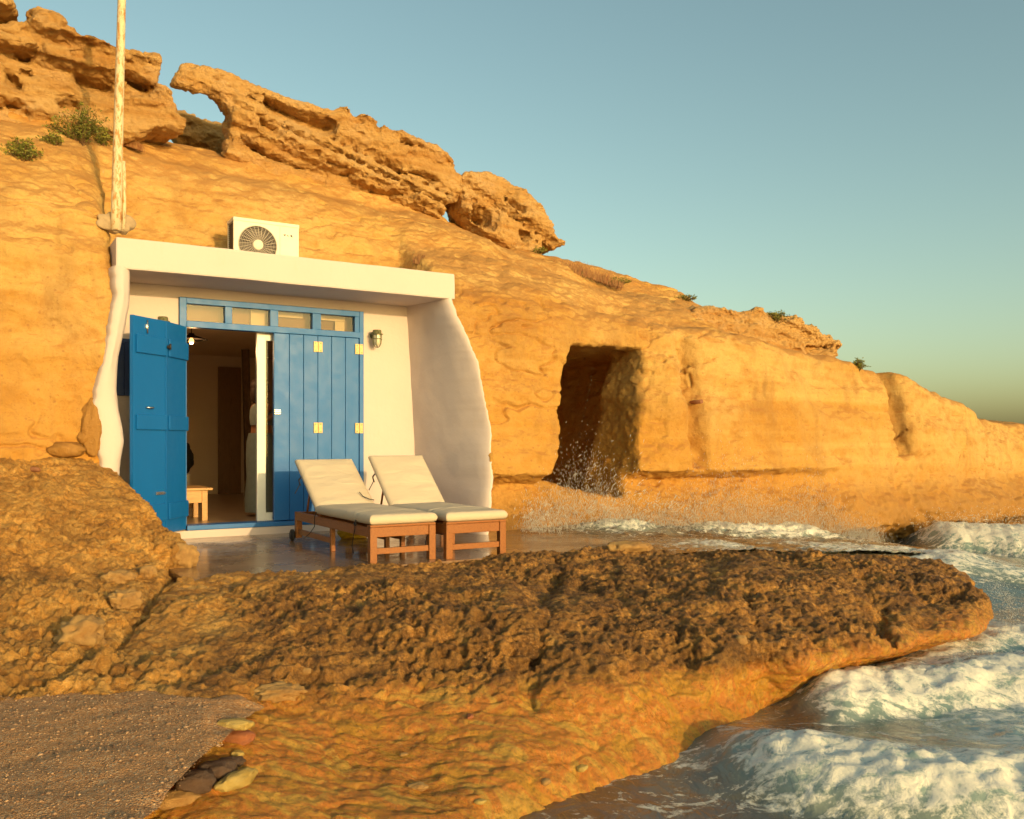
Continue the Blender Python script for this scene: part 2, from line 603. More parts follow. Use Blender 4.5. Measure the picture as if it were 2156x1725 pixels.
def mk_paint(name, col, rough=0.42, wear=(0.10, 0.26, 0.36)):
    m = Mat(name)
    c = m.mix(m.ramp(m.noise(2.5, 5, 0.6, (1, 1, 0.25)), [(0.4, 0.0), (0.75, 0.35)]), col, tuple(x * 0.72 for x in col))
    c = m.mix(m.ramp(m.noise(7, 6, 0.7, (1, 1, 0.4), 0, 3), [(0.60, 0.0), (0.80, 0.22)]), c, wear)
    n1 = m.bump(m.noise(10, 4, 0.5, (5, 5, 0.25)), 0.10, 0.004)
    r_ = m.mapr(m.noise(9, 4), 0.3, 0.7, rough - 0.06, rough + 0.10)
    return m.fin(c, r_, n1, 0.35)
def mk_wood(name, a, b, scale=1.0, axis=(1, 1, 1), rough=0.45):
    m = Mat(name)
    g = m.noise(9 * scale, 6, 0.6, axis, 0.8)
    c = m.ramp(g, [(0.3, a), (0.55, b), (0.75, tuple(x * 0.75 for x in a))])
    c = m.mix(m.ramp(m.noise(40 * scale, 4, 0.7, axis), [(0.5, 0.0), (0.8, 0.4)]), c, tuple(x * 0.5 for x in a))
    n1 = m.bump(m.noise(30 * scale, 4, 0.6, axis), 0.25, 0.004)
    return m.fin(c, rough, n1, 0.4)
def mk_simple(name, col, rough=0.6, metal=0.0, var=0.12, nscale=12, bump=0.1, bd=0.004):
    m = Mat(name)
    c = m.mix(m.ramp(m.noise(nscale, 5, 0.6), [(0.35, 0.0), (0.7, 1.0)]), col, tuple(x * (1 - var * 2) for x in col))
    n1 = m.bump(m.noise(nscale * 4, 4, 0.6), bump, bd)
    return m.fin(c, rough, n1, 0.4, Metallic=metal)

M_CLIFF, M_OUT, M_LEDGE = mk_cliff(), mk_outcrop(), mk_ledge()
M_WHITE = mk_plaster('white_plaster')
M_ROOM = mk_plaster('room_plaster', (0.62, 0.50, 0.36))
M_BLUE = mk_paint('blue_paint', (0.014, 0.145, 0.43), 0.42, (0.06, 0.22, 0.38))
M_BLUE_IN = mk_paint('shaded_gloss_blue', (0.004, 0.125, 0.42), 0.36, (0.008, 0.15, 0.44))  # copy of the shutter blue with the shade of the open leaves in its colour
M_BLUE_DK = mk_paint('dark_blue_paint', (0.02, 0.055, 0.20), 0.5, (0.03, 0.07, 0.2))
M_TEAK = mk_wood('oiled_teak', (0.21, 0.062, 0.011), (0.33, 0.115, 0.022), 1.0, (6, 0.6, 6))
M_PINE = mk_wood('worn_pine', (0.48, 0.25, 0.08), (0.62, 0.36, 0.13), 0.8, (0.6, 5, 5))
M_BROWN = mk_wood('brown_door_wood', (0.16, 0.085, 0.035), (0.22, 0.12, 0.05), 0.6, (5, 5, 0.6))
M_DRIFT = mk_wood('driftwood', (0.22, 0.085, 0.035), (0.30, 0.13, 0.06), 2.0, (0.6, 5, 5), 0.8)
M_ALU = mk_simple('white_frame', (0.80, 0.78, 0.70), 0.35, 0, 0.04, 6, 0.02)
M_BRASS = mk_simple('pale_brass', (0.62, 0.44, 0.20), 0.5, 0.3, 0.15, 40, 0.1, 0.001)
M_STEEL = mk_simple('bright_steel', (0.75, 0.72, 0.66), 0.25, 1.0, 0.1, 30, 0.05, 0.001)
M_DARKMETAL = mk_simple('dark_metal', (0.05, 0.04, 0.035), 0.5, 0.4, 0.2, 20)
M_VERDI = mk_simple('weathered_bronze', (0.22, 0.22, 0.11), 0.55, 0.3, 0.3, 40, 0.2, 0.002)
M_CASE = mk_simple('cream_enamel', (0.74, 0.68, 0.52), 0.42, 0, 0.04, 8, 0.03)
M_CASE_DK = mk_simple('dark_fin_metal', (0.16, 0.14, 0.12), 0.6, 0.3, 0.2, 60)  # dark grey metal for the coil fins and inner body
M_RUBBER = mk_simple('black_rubber', (0.025, 0.022, 0.02), 0.7, 0, 0.2, 30)
M_CORD = mk_simple('black_cord', (0.03, 0.028, 0.028), 0.8, 0, 0.2, 80)
M_CLOTH_BK = mk_simple('black_cloth', (0.02, 0.018, 0.018), 0.9, 0, 0.3, 20, 0.3, 0.01)
M_YELLOW = mk_simple('yellow_coated_fabric', (0.55, 0.33, 0.02), 0.45, 0, 0.15, 10, 0.3, 0.01)
M_SKIN = mk_simple('skin', (0.48, 0.22, 0.11), 0.6, 0, 0.06, 10, 0.05)
M_HAIR = mk_simple('brown_hair', (0.06, 0.03, 0.014), 0.6, 0, 0.3, 60, 0.3)
M_TROUSER = mk_simple('pale_blue_linen', (0.26, 0.31, 0.29), 0.85, 0, 0.08, 14, 0.3, 0.01)
M_STRAW = mk_simple('pale_chair_paint', (0.66, 0.60, 0.48), 0.6, 0, 0.08, 16)
def mk_cushion():
    m = Mat('cream_canvas')
    c = m.mix(m.ramp(m.noise(3, 5, 0.6), [(0.4, 0.0), (0.7, 0.4)]), (0.60, 0.505, 0.375), (0.53, 0.44, 0.32))
    n1 = m.bump(m.noise(4, 4, 0.55, (0.7, 1.9, 1), 1.2), 0.40, 0.03)
    n2 = m.bump(m.noise(160, 2, 0.6), 0.12, 0.002, n1)
    return m.fin(c, 0.9, n2, 0.2)
M_CUSH = mk_cushion()
def mk_terrace():
    m = Mat('wet_concrete')
    w = m.noise(1.3, 4, 0.6)
    c = m.mix(m.ramp(m.noise(3.5, 6, 0.65), [(0.35, 0.0), (0.7, 1.0)]), (0.30, 0.18, 0.10), (0.20, 0.12, 0.066))
    c = m.mix(m.ramp(m.noise(60, 4, 0.7), [(0.55, 0.0), (0.75, 0.35)]), c, (0.34, 0.24, 0.16))
    rough = m.ramp(w, [(0.40, 0.06), (0.62, 0.30)])
    n1 = m.bump(m.noise(7, 4, 0.5, (0.6, 2.0, 1), 0.8), 0.22, 0.012)
    return m.fin(c, rough, m.bump(m.noise(45, 3, 0.5), 0.08, 0.004, n1), 0.7)
M_TERR = mk_terrace()
def mk_sand():
    m = Mat('gravelly_sand')
    v = m.voro(120)
    f = m.noise(60, 5, 0.7)
    c = m.ramp(f, [(0.3, (0.28, 0.13, 0.045)), (0.5, (0.52, 0.265, 0.105)), (0.7, (0.66, 0.37, 0.17))])
    c = m.mix(m.ramp(m.noise(1.2, 3), [(0.4, 0.0), (0.65, 0.45)]), c, (0.30, 0.18, 0.105))
    c = m.mix(m.ramp(v.outputs['Color'], [(0.72, 0.0), (0.8, 0.8)]), c, (0.60, 0.42, 0.25))
    n1 = m.bump(v.outputs['Distance'], 0.8, 0.012)
    return m.fin(c, 0.8, m.bump(m.noise(18, 5, 0.7), 0.5, 0.03, n1), 0.3)
M_SAND = mk_sand()
def mk_sea():
    m = Mat('churned_sea_water')
    foam = m.attr('foam')
    murk = m.attr('murk')
    n_f = m.noise(5, 7, 0.68, (0.7, 1.3, 1), 1.6)
    n_s = m.noise(26, 6, 0.7, (1, 1, 1), 0.6)
    lace = m.ramp(m.math('ADD', m.math('MULTIPLY', n_f, 0.7), m.math('MULTIPLY', n_s, 0.3)), [(0.34, 0.0), (0.66, 1.0)])
    ff = m.mapr(m.math('ADD', foam, m.math('MULTIPLY', m.math('SUBTRACT', lace, 0.5), 1.35)), 0.40, 0.85)
    body = m.mix(murk, (0.05, 0.115, 0.115), (0.14, 0.085, 0.045))
    body = m.mix(m.mapr(foam, 0.2, 0.9), body, (0.30, 0.40, 0.36))
    white = m.mix(m.ramp(n_s, [(0.35, 0.0), (0.7, 1.0)]), (0.66, 0.66, 0.58), (0.88, 0.82, 0.68))
    c = m.mix(ff, body, white)
    rough = m.mapr(ff, 0, 1, 0.09, 0.7)
    n1 = m.bump(m.noise(9, 5, 0.6, (1, 0.6, 1), 0.8), 0.35, 0.05)
    n2 = m.bump(m.math('MULTIPLY', n_s, ff), 0.20, 0.03, n1)
    return m.fin(c, rough, n2, 0.5, Subsurface_Weight=0.0)
M_SEA = mk_sea()
def mk_foam():
    m = Mat('sea_spray')
    m.fin((0.82, 0.80, 0.74), 0.5, None, 0.4)
    tr = m.n('ShaderNodeBsdfTransparent')
    mx = m.n('ShaderNodeMixShader')
    mx.inputs[0].default_value = 0.55
    m.lk(tr.outputs[0], mx.inputs[1])
    m.lk(m.b.outputs[0], mx.inputs[2])
    m.lk(mx.outputs[0], m.out.inputs[0])
    return m.m
M_SPRAY = mk_foam()
def mk_glass(name, tint=(0.9, 0.9, 0.85), a=0.25):
    m = Mat(name)
    m.fin(tint, 0.03, None, 0.6)
    tr = m.n('ShaderNodeBsdfTransparent')
    tr.inputs[0].default_value = (0.92, 0.9, 0.85, 1)
    gl = m.n('ShaderNodeBsdfGlossy')
    gl.inputs['Roughness'].default_value = 0.03
    fr = m.n('ShaderNodeFresnel')
    fr.inputs[0].default_value = 1.35
    mx = m.n('ShaderNodeMixShader')
    m.lk(m.math('ADD', fr.outputs[0], a, True), mx.inputs[0])
    m.lk(tr.outputs[0], mx.inputs[1])
    m.lk(gl.outputs[0], mx.inputs[2])
    m.lk(mx.outputs[0], m.out.inputs[0])
    return m.m
M_GLASS = mk_glass('window_glass', a=0.0)
M_LAMPGLASS = mk_simple('frosted_lamp_glass', (0.72, 0.66, 0.46), 0.25, 0, 0.05, 20, 0.02)
def mk_bulb():
    m = Mat('lit_bulb')
    m.fin((1, 0.75, 0.4), 0.4)
    m.b.inputs['Emission Color'].default_value = (1, 0.50, 0.12, 1)
    m.b.inputs['Emission Strength'].default_value = 2.2
    return m.m
M_BULB = mk_bulb()
def mk_pole():
    m = Mat('flaking_white_pole_paint')
    c = m.mix(m.ramp(m.noise(30, 7, 0.75, (1, 1, 0.3)), [(0.49, 0.0), (0.57, 0.9)]), (0.66, 0.55, 0.34), (0.46, 0.19, 0.035))
    n1 = m.bump(m.noise(20, 5, 0.6, (1, 1, 0.3)), 0.3, 0.006)
    return m.fin(c, 0.6, n1, 0.4)
M_POLE = mk_pole()
M_CEMENT = mk_simple('stained_cement', (0.50, 0.36, 0.20), 0.9, 0, 0.2, 5, 0.5, 0.03)
def mk_leaf(name, a, b):
    m = Mat(name)
    oi = m.n('ShaderNodeNewGeometry')
    c = m.mix(oi.outputs['Random Per Island'], a, b)
    return m.fin(c, 0.6, None, 0.3)
M_LEAF = mk_leaf('samphire_leaf', (0.10, 0.125, 0.02), (0.24, 0.22, 0.04))
M_FLOWER = mk_leaf('samphire_umbel', (0.26, 0.27, 0.03), (0.40, 0.36, 0.05))
M_STEM = mk_simple('dry_stem', (0.20, 0.11, 0.045), 0.85, 0, 0.2, 30)
M_DRYGRASS = mk_leaf('dry_grass', (0.26, 0.10, 0.035), (0.40, 0.22, 0.08))
def mk_stone(name, a, b, rough=0.5):
    m = Mat(name)
    c = m.mix(m.ramp(m.noise(7, 6, 0.65), [(0.35, 0.0), (0.65, 1.0)]), a, b)
    return m.fin(c, rough, m.bump(m.noise(24, 8, 0.75), 0.8, 0.03), 0.5)
M_ST_RED = mk_stone('red_stone', (0.30, 0.085, 0.035), (0.42, 0.16, 0.06), 0.35)
M_ST_DARK = mk_stone('dark_wet_stone', (0.055, 0.035, 0.026), (0.13, 0.075, 0.045), 0.3)
M_ST_YEL = mk_stone('yellow_wet_stone', (0.42, 0.27, 0.05), (0.52, 0.38, 0.12), 0.3)
M_ST_PALE = mk_stone('pale_pitted_stone', (0.52, 0.31, 0.10), (0.34, 0.18, 0.055), 0.8)

# ------------------------------------------------------------------ the cliff (facade frame: x = u, y = -n, z)
def lin(x, xs, ys):
    return np.interp(x, xs, ys)
def build_cliff():
    h = 0.06
    au = np.arange(-3.0, 18.4, h)
    an = np.arange(-8.0, 2.3, h)
    az = np.arange(-0.6, 6.6, h)
    U = au[:, None, None].astype(np.float32)
    Nn = an[None, :, None].astype(np.float32)
    Z = az[None, None, :].astype(np.float32)
    ax = (au, an, az)
    n1 = grid_noise(ax, (1.7, 1.7, 1.3), 1)
    n2 = grid_noise(ax, (0.62, 0.62, 0.5), 2)
    n3 = grid_noise(ax, (0.26, 0.26, 0.2), 3)
    # vertical face, n as a function of (u, z)
    zz = az
    prof_l = lin(zz, [-0.6, 0.6, 1.3, 2.5, 3.6, 4.5, 6.6], [0.95, 0.85, 0.74, 0.70, 0.50, 0.15, -0.7])
    prof_m = lin(zz, [-0.6, 0.3, 0.75, 1.14, 1.26, 1.6, 2.5, 3.0, 3.4, 4.0, 6.6], [1.42, 1.34, 1.16, 0.92, 1.24, 1.16, 1.06, 0.98, 0.74, 0.35, -0.8])
    prof_r = lin(zz, [-0.6, -0.05, 0.14, 0.34, 0.6, 1.0, 1.3, 2.2, 2.8, 3.3, 6.6], [0.75, 0.85, 1.10, 1.50, 1.46, 1.22, 1.24, 1.06, 0.88, 0.5, -0.8])
    wl = lin(au, [-0.4, 1.6], [1, 0])[:, None]
    wr = lin(au, [6.8, 9.5], [0, 1])[:, None]
    prof = prof_m[None] * (1 - wl - wr) + prof_l[None] * wl + prof_r[None] * wr
    prof = prof + lin(au, [11.5, 18.4], [0, -0.9])[:, None]
    # vertical groove and cracks
    gw = au + 0.0
    groove = np.exp(-((au - 6.35) / 0.14) ** 2)[:, None] * lin(zz, [1.2, 1.35, 2.7, 3.2], [0, 1, 1, 0.2])[None]
    crack = np.exp(-((au - 10.7 - 0.05) / 0.09) ** 2)[:, None] * lin(zz, [1.3, 1.6, 2.6], [0, 1, 1])[None]
    step = 1 / (1 + np.exp(-(au - 10.78) / 0.05))[:, None] * lin(zz, [1.2, 1.7], [0, 1])[None] * lin(au, [10.7, 12.5], [1, 0])[:, None]
    bulge = np.exp(-((au - 5.95) / 0.4) ** 2)[:, None] * lin(zz, [1.0, 1.4, 2.6, 3.2], [0, 1, 1, 0])[None] * 0.10
    prof = prof - 0.30 * groove - 0.20 * crack + 0.14 * step + bulge * 1.6
    f1 = Nn - prof.astype(np.float32)[:, None, :]
    # upper slope: z as a function of (u, n)
    zsh = lin(au, [-3, 0, 3.15, 4.1, 5.0, 5.8, 7.3, 9.0, 10.95, 11.6, 13.4, 15.9, 18.4], [4.35, 3.95, 3.72, 3.72, 3.50, 3.32, 3.26, 3.02, 2.74, 2.55, 2.26, 1.86, 1.6])
    nsh = lin(au, [-3, -0.5, 3, 18], [0.0, 0.25, 0.35, 0.3])
    zc = lin(au, [-3, -1, 0.85, 2, 4.4, 5.3, 6.3, 8.3, 10.4, 11.2, 11.8, 13.4, 15.9, 18.4], [5.75, 5.70, 5.52, 5.45, 5.0, 4.72, 4.50, 3.98, 3.40, 2.98, 2.6, 2.30, 1.88, 1.6])
    nc = lin(au, [-3, 5, 6.3, 8.3, 10.9, 12, 18.4], [-2.2, -2.1, -1.8, -1.0, -0.25, -0.3, -0.5])
    t = np.clip((nsh[:, None] - an[None]) / (nsh - nc)[:, None], 0, 1.0)
    S = zsh[:, None] + (zc - zsh)[:, None] * t
    S = S - 0.10 * np.clip(nc[:, None] - an[None], 0, 9)
    # the bush terrace under the left outcrop
    S = S + (lin(au, [-1.2, 0.6], [0.12, 0])[:, None] * np.exp(-((an + 0.15) / 0.35) ** 2)[None])
    f2 = (Z - S.astype(np.float32)[:, :, None]) * 0.78
    kk = lin(au, [3.0, 4.5], [0.32, 0.16])[:, None, None].astype(np.float32)
    f = smax(f1, f2, kk)
    # soil runnels down the slope and bedding on the face
    bed = Z + 0.05 * U + 0.05 * n1
    zs = np.linspace(-2, 9, 400)
    g = np.random.default_rng(5)
    strata = np.interp(zs, np.linspace(-2, 9, 46), g.random(46) * 2 - 1)
    st = np.interp(bed.ravel(), zs, strata).reshape(bed.shape).astype(np.float32)
    rough = np.clip((Nn * 0 + 1.2 - Z) / 0.5, 0, 1)
    f = f - 0.15 * n1 - (0.075 + 0.07 * rough) * n2 - (0.028 + 0.05 * rough) * n3 - 0.052 * st
    # the house: room and porch are cut out
    def boxf(u0, u1, n0, n1_, z0, z1):
        return np.maximum(np.maximum(np.maximum(u0 - U, U - u1), np.maximum(n0 - Nn, Nn - n1_)), np.maximum(z0 - Z, Z - z1))
    room = boxf(-1.75, 3.25, -7.2, -0.05, 0.2, 3.42)
    uL = lin(zz, [0.3, 1.2, 1.5, 2.0, 2.5, 2.9, 3.4], [-0.72, -0.74, -0.74, -0.76, -0.74, -0.66, -0.64])
    uR = lin(zz, [0.3, 0.7, 1.2, 1.8, 2.57, 3.3], [2.92, 2.99, 3.10, 3.15, 3.04, 2.84])
    porch = np.maximum(np.maximum(uL[None, None] - U, U - uR[None, None]), np.maximum(np.maximum(-0.3 - Nn, Nn - 4), np.maximum(0.2 - Z, Z - 3.42))).astype(np.float32)
    above = np.maximum(np.maximum(-0.70 - U, U - 2.86), np.maximum(3.40 - Z, -(Nn + 0.42 + (Z - 3.58) * 0.45))).astype(np.float32)
    f = smax(f, -room, 0.03)
    f = smax(f, -porch - 0.02 * n2, 0.04)
    f = smax(f, -above - 0.06 * n2, 0.22)
    # the cave
    cl = 3.93 + 0.356 * (Z - 1.2) + 0.10 * n2
    cr = 5.12 + 0.27 * (Z - 0.92) + 0.06 * n2 + np.clip((0.25 - Nn) * 0.9, 0, 0.55)
    top = 2.86 - 0.06 * np.clip(0.5 - Nn, 0, 2) + 0.05 * n2
    bot = 1.02 - 0.25 * (U - 4.5) + 0.10 * n2
    cave = np.maximum(np.maximum(cl - U, U - cr), np.maximum(np.maximum(-3.2 - Nn, Nn - 2.0), np.maximum(bot - Z, Z - top))).astype(np.float32)
    f = smax(f, -cave - 0.02 * n3, 0.06)
    V, Q = surface_nets(f, (au[0], an[0], az[0]), h)
    # cut hidden rear and floor
    c = V[Q].mean(1)
    keep = (c[:, 1] > -7.9) & ~((c[:, 0] > -1.9) & (c[:, 0] < 3.4) & (c[:, 1] < -0.35) & (c[:, 2] < 3.5))
    keep &= ~((c[:, 1] < -4.2) & (c[:, 2] < 3.0))
    keep &= c[:, 1] > np.interp(c[:, 0], [-3, 5, 8, 11, 18.4], [-3.4, -3.4, -2.4, -1.6, -1.8]) 
    keep |= (c[:, 0] > 3.6) & (c[:, 0] < 6.6) & (c[:, 1] > -3.4) & (c[:, 2] < 3.05)
    keep &= c[:, 2] > -0.3
    V, Q = compact(V, Q[keep])
    V[:, 1] *= -1
    Q = Q[:, ::-1]
    V, Q = subdivide(V, Q)
    V = relax(V, Q, 2, 0.5)
    # the nearer front gets a second subdivision
    c = V[Q].mean(1)
    see = (c[:, 0] < 6.4) & (c[:, 0] > -2.4) & (c[:, 1] < 0.9) & (c[:, 2] > 0.3)
    Va, Qa = compact(V, Q[see])
    Vb, Qb = compact(V, Q[~see])
    Va, Qa = subdivide(Va, Qa)
    V, Q = np.concatenate([Va, Vb]), np.concatenate([Qa, Qb + len(Va)])
    Nv = vnormals(V, Q)
    P = V.copy()
    low = np.clip((1.3 - V[:, 2]) / 0.8, 0, 1)
    d = 0.040 * fbm(P, (2.6, 2.6, 4.0), 3, 3) + 0.026 * fbm(P, (9, 9, 12), 3, 5) * (1 + 1.3 * low)
    pit = vnoise(P, (6.5, 6.5, 8.5), 9)
    d -= 0.028 * np.clip(pit - 0.45, 0, 1) * 2
    crackn = np.abs(fbm(P, (1.3, 1.3, 3.0), 3, 13))
    d -= 0.06 * np.clip(1 - crackn / 0.035, 0, 1) * np.clip(vnoise(P, (0.7, 0.7, 0.9), 21) * 1.6, 0, 1)
    V = V + Nv * d[:, None].astype(np.float32)
    o = link('cliff', np_mesh('cliff', V, Q), M_CLIFF, None, O, ANG)
    tag(o, 'ochre sandstone sea cliff with a dark cave opening', kind='structure')
    return o
build_cliff()

# ------------------------------------------------------------------ weathered outcrops on the crest
def outcrop(name, label, poly_px, n_ref, nc, half, dip, amp=0.16, h=0.045, seed=0, group=None, carve=(), rough=1.0, thin=None):
    P = [at_n(px, py, n_ref) for px, py in poly_px]
    us = [p[0] for p in P]; zs_ = [p[1] for p in P]
    m = 0.35
    au = np.arange(min(us) - m, max(us) + m, h)
    az = np.arange(min(zs_) - m, max(zs_) + m, h)
    an = np.arange(nc - half - 0.6, nc + half + 0.6, h)
    ax = (au, an, az)
    n1 = grid_noise(ax, (0.9, 0.9, 0.6), 20 + seed)
    n2 = grid_noise(ax, (0.36, 0.36, 0.20), 40 + seed)
    n3 = grid_noise(ax, (0.17, 0.17, 0.11), 60 + seed)
    n4 = grid_noise(ax, (0.10, 0.10, 0.075), 160 + seed)
    A, Zq = np.meshgrid(au, az, indexing='ij')
    sd = sd_poly(A, Zq, P).astype(np.float32)[:, None, :]
    Nn = an[None, :, None].astype(np.float32)
    U = au[:, None, None]; Z = az[None, None, :]
    bed = Z + dip * U + 0.09 * n1 + 0.03 * n2
    zs = np.linspace(bed.min() - 0.1, bed.max() + 0.1, 600)
    g = np.random.default_rng(70 + seed)
    kn = max(6, int((zs[-1] - zs[0]) / 0.15))
    kz = np.sort(g.uniform(zs[0], zs[-1], kn))
    # beds with a sharp lower lip: each bed swells upwards from a recessed joint
    kv = g.random(kn) * 1.6 - 1.0
    ii = np.clip(np.searchsorted(kz, zs) - 1, 0, kn - 1)
    ph = np.clip((zs - kz[ii]) / np.maximum(np.diff(np.append(kz, zs[-1] + 0.2))[ii], 0.03), 0, 1)
    strata = kv[ii] * np.minimum(1, ph * 6) - 0.9 * (1 - np.minimum(1, ph * 6)) - 0.25 * ph
    st = np.interp(bed.ravel(), zs, strata).reshape(bed.shape).astype(np.float32)
    front = nc + half
    hu = np.full(au.shape, half) if thin is None else np.interp(au, [uat(thin[0], n_ref), uat(thin[2], n_ref)], [thin[1], thin[3]])
    hu = hu[:, None, None].astype(np.float32)
    body = np.abs(Nn - (front - hu)) - hu
    soft = np.clip(hu / half, 0.25, 1)
    f = smax(sd + 0 * Nn, body - (0.18 * n1 + amp * st) * soft, 0.14)
    f = f - 0.03 - (0.045 * n1 + rough * (0.055 * n2 + 0.040 * n3 + 0.022 * n4)) * (0.45 + 0.55 * soft)
    for pts, hgt, dep in carve:
        Q_ = sorted(at_n(px, py, n_ref) for px, py in pts)
        qu, qz = [q[0] for q in Q_], [q[1] for q in Q_]
        zl = np.interp(au, qu, qz)[:, None, None] + 0.14
        win = np.clip((au - qu[0] + 0.12) / 0.2, 0, 1) * np.clip((qu[-1] + 0.12 - au) / 0.2, 0, 1)
        win = win[:, None, None]
        dz = Z - zl + 0.07 * n2 + 0.05 * n3
        hg = hgt * 1.9
        wn = front + 0.10 - dep * 1.7 * win * np.clip(1 + dz / hg, 0, 1) + 0.10 * n2 + (1 - win) * 0.5
        cut = np.maximum(np.maximum(dz, -(dz + hg)), wn - Nn).astype(np.float32)
        f = smax(f, -cut, 0.035)
    V, Q = surface_nets(f, (au[0], an[0], az[0]), h)
    V[:, 1] *= -1
    Q = Q[:, ::-1]
    V, Q = subdivide(V, Q)
    V = relax(V, Q, 1, 0.4)
    c = V[Q].mean(1)
    see = (c[:, 1] < -(front - 0.75 * half)) & (c[:, 0] > -2.2)
    Va, Qa = compact(V, Q[see])
    Vb, Qb = compact(V, Q[~see])
    Va, Qa = subdivide(Va, Qa)
    V, Q = np.concatenate([Va, Vb]), np.concatenate([Qa, Qb + len(Va)])
    Nv = vnormals(V, Q)
    d = 0.030 * fbm(V, (7, 7, 11), 3, 1 + seed) + 0.022 * fbm(V, (19, 19, 26), 2, 5 + seed)
    d -= 0.08 * np.clip(vnoise(V, (8, 8, 13), 9 + seed) - 0.30, 0, 1)
    V = V + Nv * (d * rough)[:, None].astype(np.float32)
    # origin at its own base
    base = np.array([V[:, 0].mean(), V[:, 1].mean(), V[:, 2].min()], dtype=np.float32)
    o = link(name, np_mesh(name, V - base, Q), M_OUT, None, Wd(base[0], -base[1], base[2]), ANG)
    tag(o, label, 'rock', group)
    return o
LEFT_POLY = [(-190, -90), (-30, -20), (16, 3), (44, 28), (72, 33), (75, 20), (106, 22), (130, 48), (122, 58), (137, 56), (151, 75), (144, 89), (162, 97),
             (169, 91), (240, 101), (294, 101), (337, 112), (336, 147), (325, 166), (359, 194), (381, 219), (378, 231), (392, 252), (396, 268),
             (331, 262), (250, 285), (187, 275), (125, 280), (0, 310), (-190, 330)]
SLAB_POLY = [(372, 160), (385, 127), (405, 128), (480, 150), (620, 205), (690, 228), (730, 232), (735, 243), (850, 280), (855, 290), (925, 305), (960, 322),
             (985, 372), (978, 405), (935, 425), (940, 440), (900, 470), (800, 470), (700, 450), (640, 415), (560, 370), (520, 345), (482, 318), (486, 280), (492, 245),
             (496, 225), (470, 205), (440, 193), (400, 182), (372, 172)]
BOULDER_POLY = [(976, 372), (1003, 358), (1060, 362), (1114, 386), (1125, 425), (1144, 455), (1190, 512), (1176, 520), (1150, 505), (1148, 530), (1129, 545),
                (1083, 545), (1041, 500), (1022, 490), (1010, 465), (988, 432), (986, 413), (974, 398)]
G_CREST = 'rocks on the crest'
outcrop('rock_outcrop', 'tall craggy layered rock rising above the flagpole at the left', LEFT_POLY, -1.0, -1.9, 0.9, 0.10, 0.24, 0.05, 1, G_CREST,
        [([(-20, 55), (40, 48), (70, 62)], 0.09, 0.30), ([(20, 128), (60, 133), (90, 128)], 0.10, 0.35), ([(0, 170), (30, 180), (60, 200)], 0.10, 0.3), ([(150, 160), (200, 178), (250, 190)], 0.17, 0.4),
         ([(255, 165), (300, 190), (330, 205)], 0.13, 0.35), ([(305, 135), (318, 155)], 0.10, 0.4), ([(-40, 225), (30, 225), (60, 240)], 0.10, 0.3), ([(110, 228), (180, 232)], 0.12, 0.3)], 1.1, (230, 0.9, 390, 0.30))
outcrop('rock_outcrop', 'long tilted rock slab with an overhanging nose above the air conditioner', SLAB_POLY, -1.55, -2.15, 0.62, 0.28, 0.17, 0.045, 2, G_CREST,
        [([(555, 215), (610, 235), (680, 262), (720, 278)], 0.20, 0.34), ([(540, 262), (600, 285)], 0.12, 0.25), ([(505, 305), (600, 338), (700, 372), (760, 382)], 0.11, 0.34), ([(560, 372), (640, 408), (720, 425)], 0.14, 0.45),
         ([(790, 350), (860, 375), (940, 395)], 0.07, 0.3), ([(835, 305), (880, 322)], 0.06, 0.25), ([(690, 400), (790, 425), (880, 420)], 0.06, 0.25)], 1.0, (430, 0.13, 640, 0.62))
outcrop('rock_outcrop', 'rounded boulder with a hollow underside at the right end of the slab', BOULDER_POLY, -1.55, -2.0, 0.42, 0.45, 0.12, 0.045, 3, G_CREST,
        [([(1000, 440), (1025, 460), (1050, 470)], 0.18, 0.5), ([(1095, 505), (1120, 515)], 0.12, 0.35), ([(1060, 430), (1110, 460)], 0.05, 0.2)], 1.0)
outcrop('rock_outcrop', 'low reddish crust of rubbly rock on the far cliff top beside a round shrub',
        [(1440, 690), (1480, 650), (1540, 643), (1600, 650), (1650, 656), (1690, 664), (1705, 676), (1754, 702), (1780, 721), (1775, 742), (1760, 775), (1690, 765), (1640, 740), (1560, 720)], 0.0, -0.42, 0.36, 0.25, 0.09, 0.04, 4, G_CREST,
        [([(1700, 738), (1740, 742), (1765, 742)], 0.07, 0.3)], 1.4)
outcrop('rock_outcrop', 'shaded grey rock seen through the gap under the slab nose',
        [(370, 262), (385, 234), (410, 238), (440, 248), (470, 252), (500, 255), (530, 300), (520, 345), (450, 340), (390, 310)], -2.9, -3.3, 0.3, 0.2, 0.10, 0.045, 5, G_CREST, (), 1.2)

# ------------------------------------------------------------------ the shore rock: ledge, mound
SANDP = [at_z(x, y, 0.40) for x, y in [(-500, 1500), (-200, 1478), (0, 1462), (100, 1452), (200, 1443), (330, 1440), (430, 1462), (470, 1500), (470, 1545), (500, 1590), (450, 1635), (385, 1660), (330, 1700), (290, 1745), (200, 1900), (-300, 2000)]]
SP = [(p.x, p.y) for p in SANDP]
EDGE = [at_z(930, 1770, 0.0), at_z(1040, 1705, 0.0), at_z(1180, 1640, 0.0), at_z(1400, 1560, 0.0), at_z(1610, 1486, 0.04), at_z(1700, 1470, 0.10), at_z(1800, 1430, 0.16), at_z(1890, 1398, 0.2), at_z(1960, 1362, 0.25), at_z(2050, 1345, 0.25),
        at_z(2084, 1300, 0.3), at_z(2080, 1230, 0.42), at_z(2040, 1195, 0.48), at_z(1960, 1178, 0.5), at_z(1880, 1166, 0.5)]
LP = [(p.x, p.y) for p in EDGE] + [(3.6, 9.9), (2.6, 10.6), (-6, 10.6), (-6, 2.2), (-0.2, 2.2)]
CTRL = []
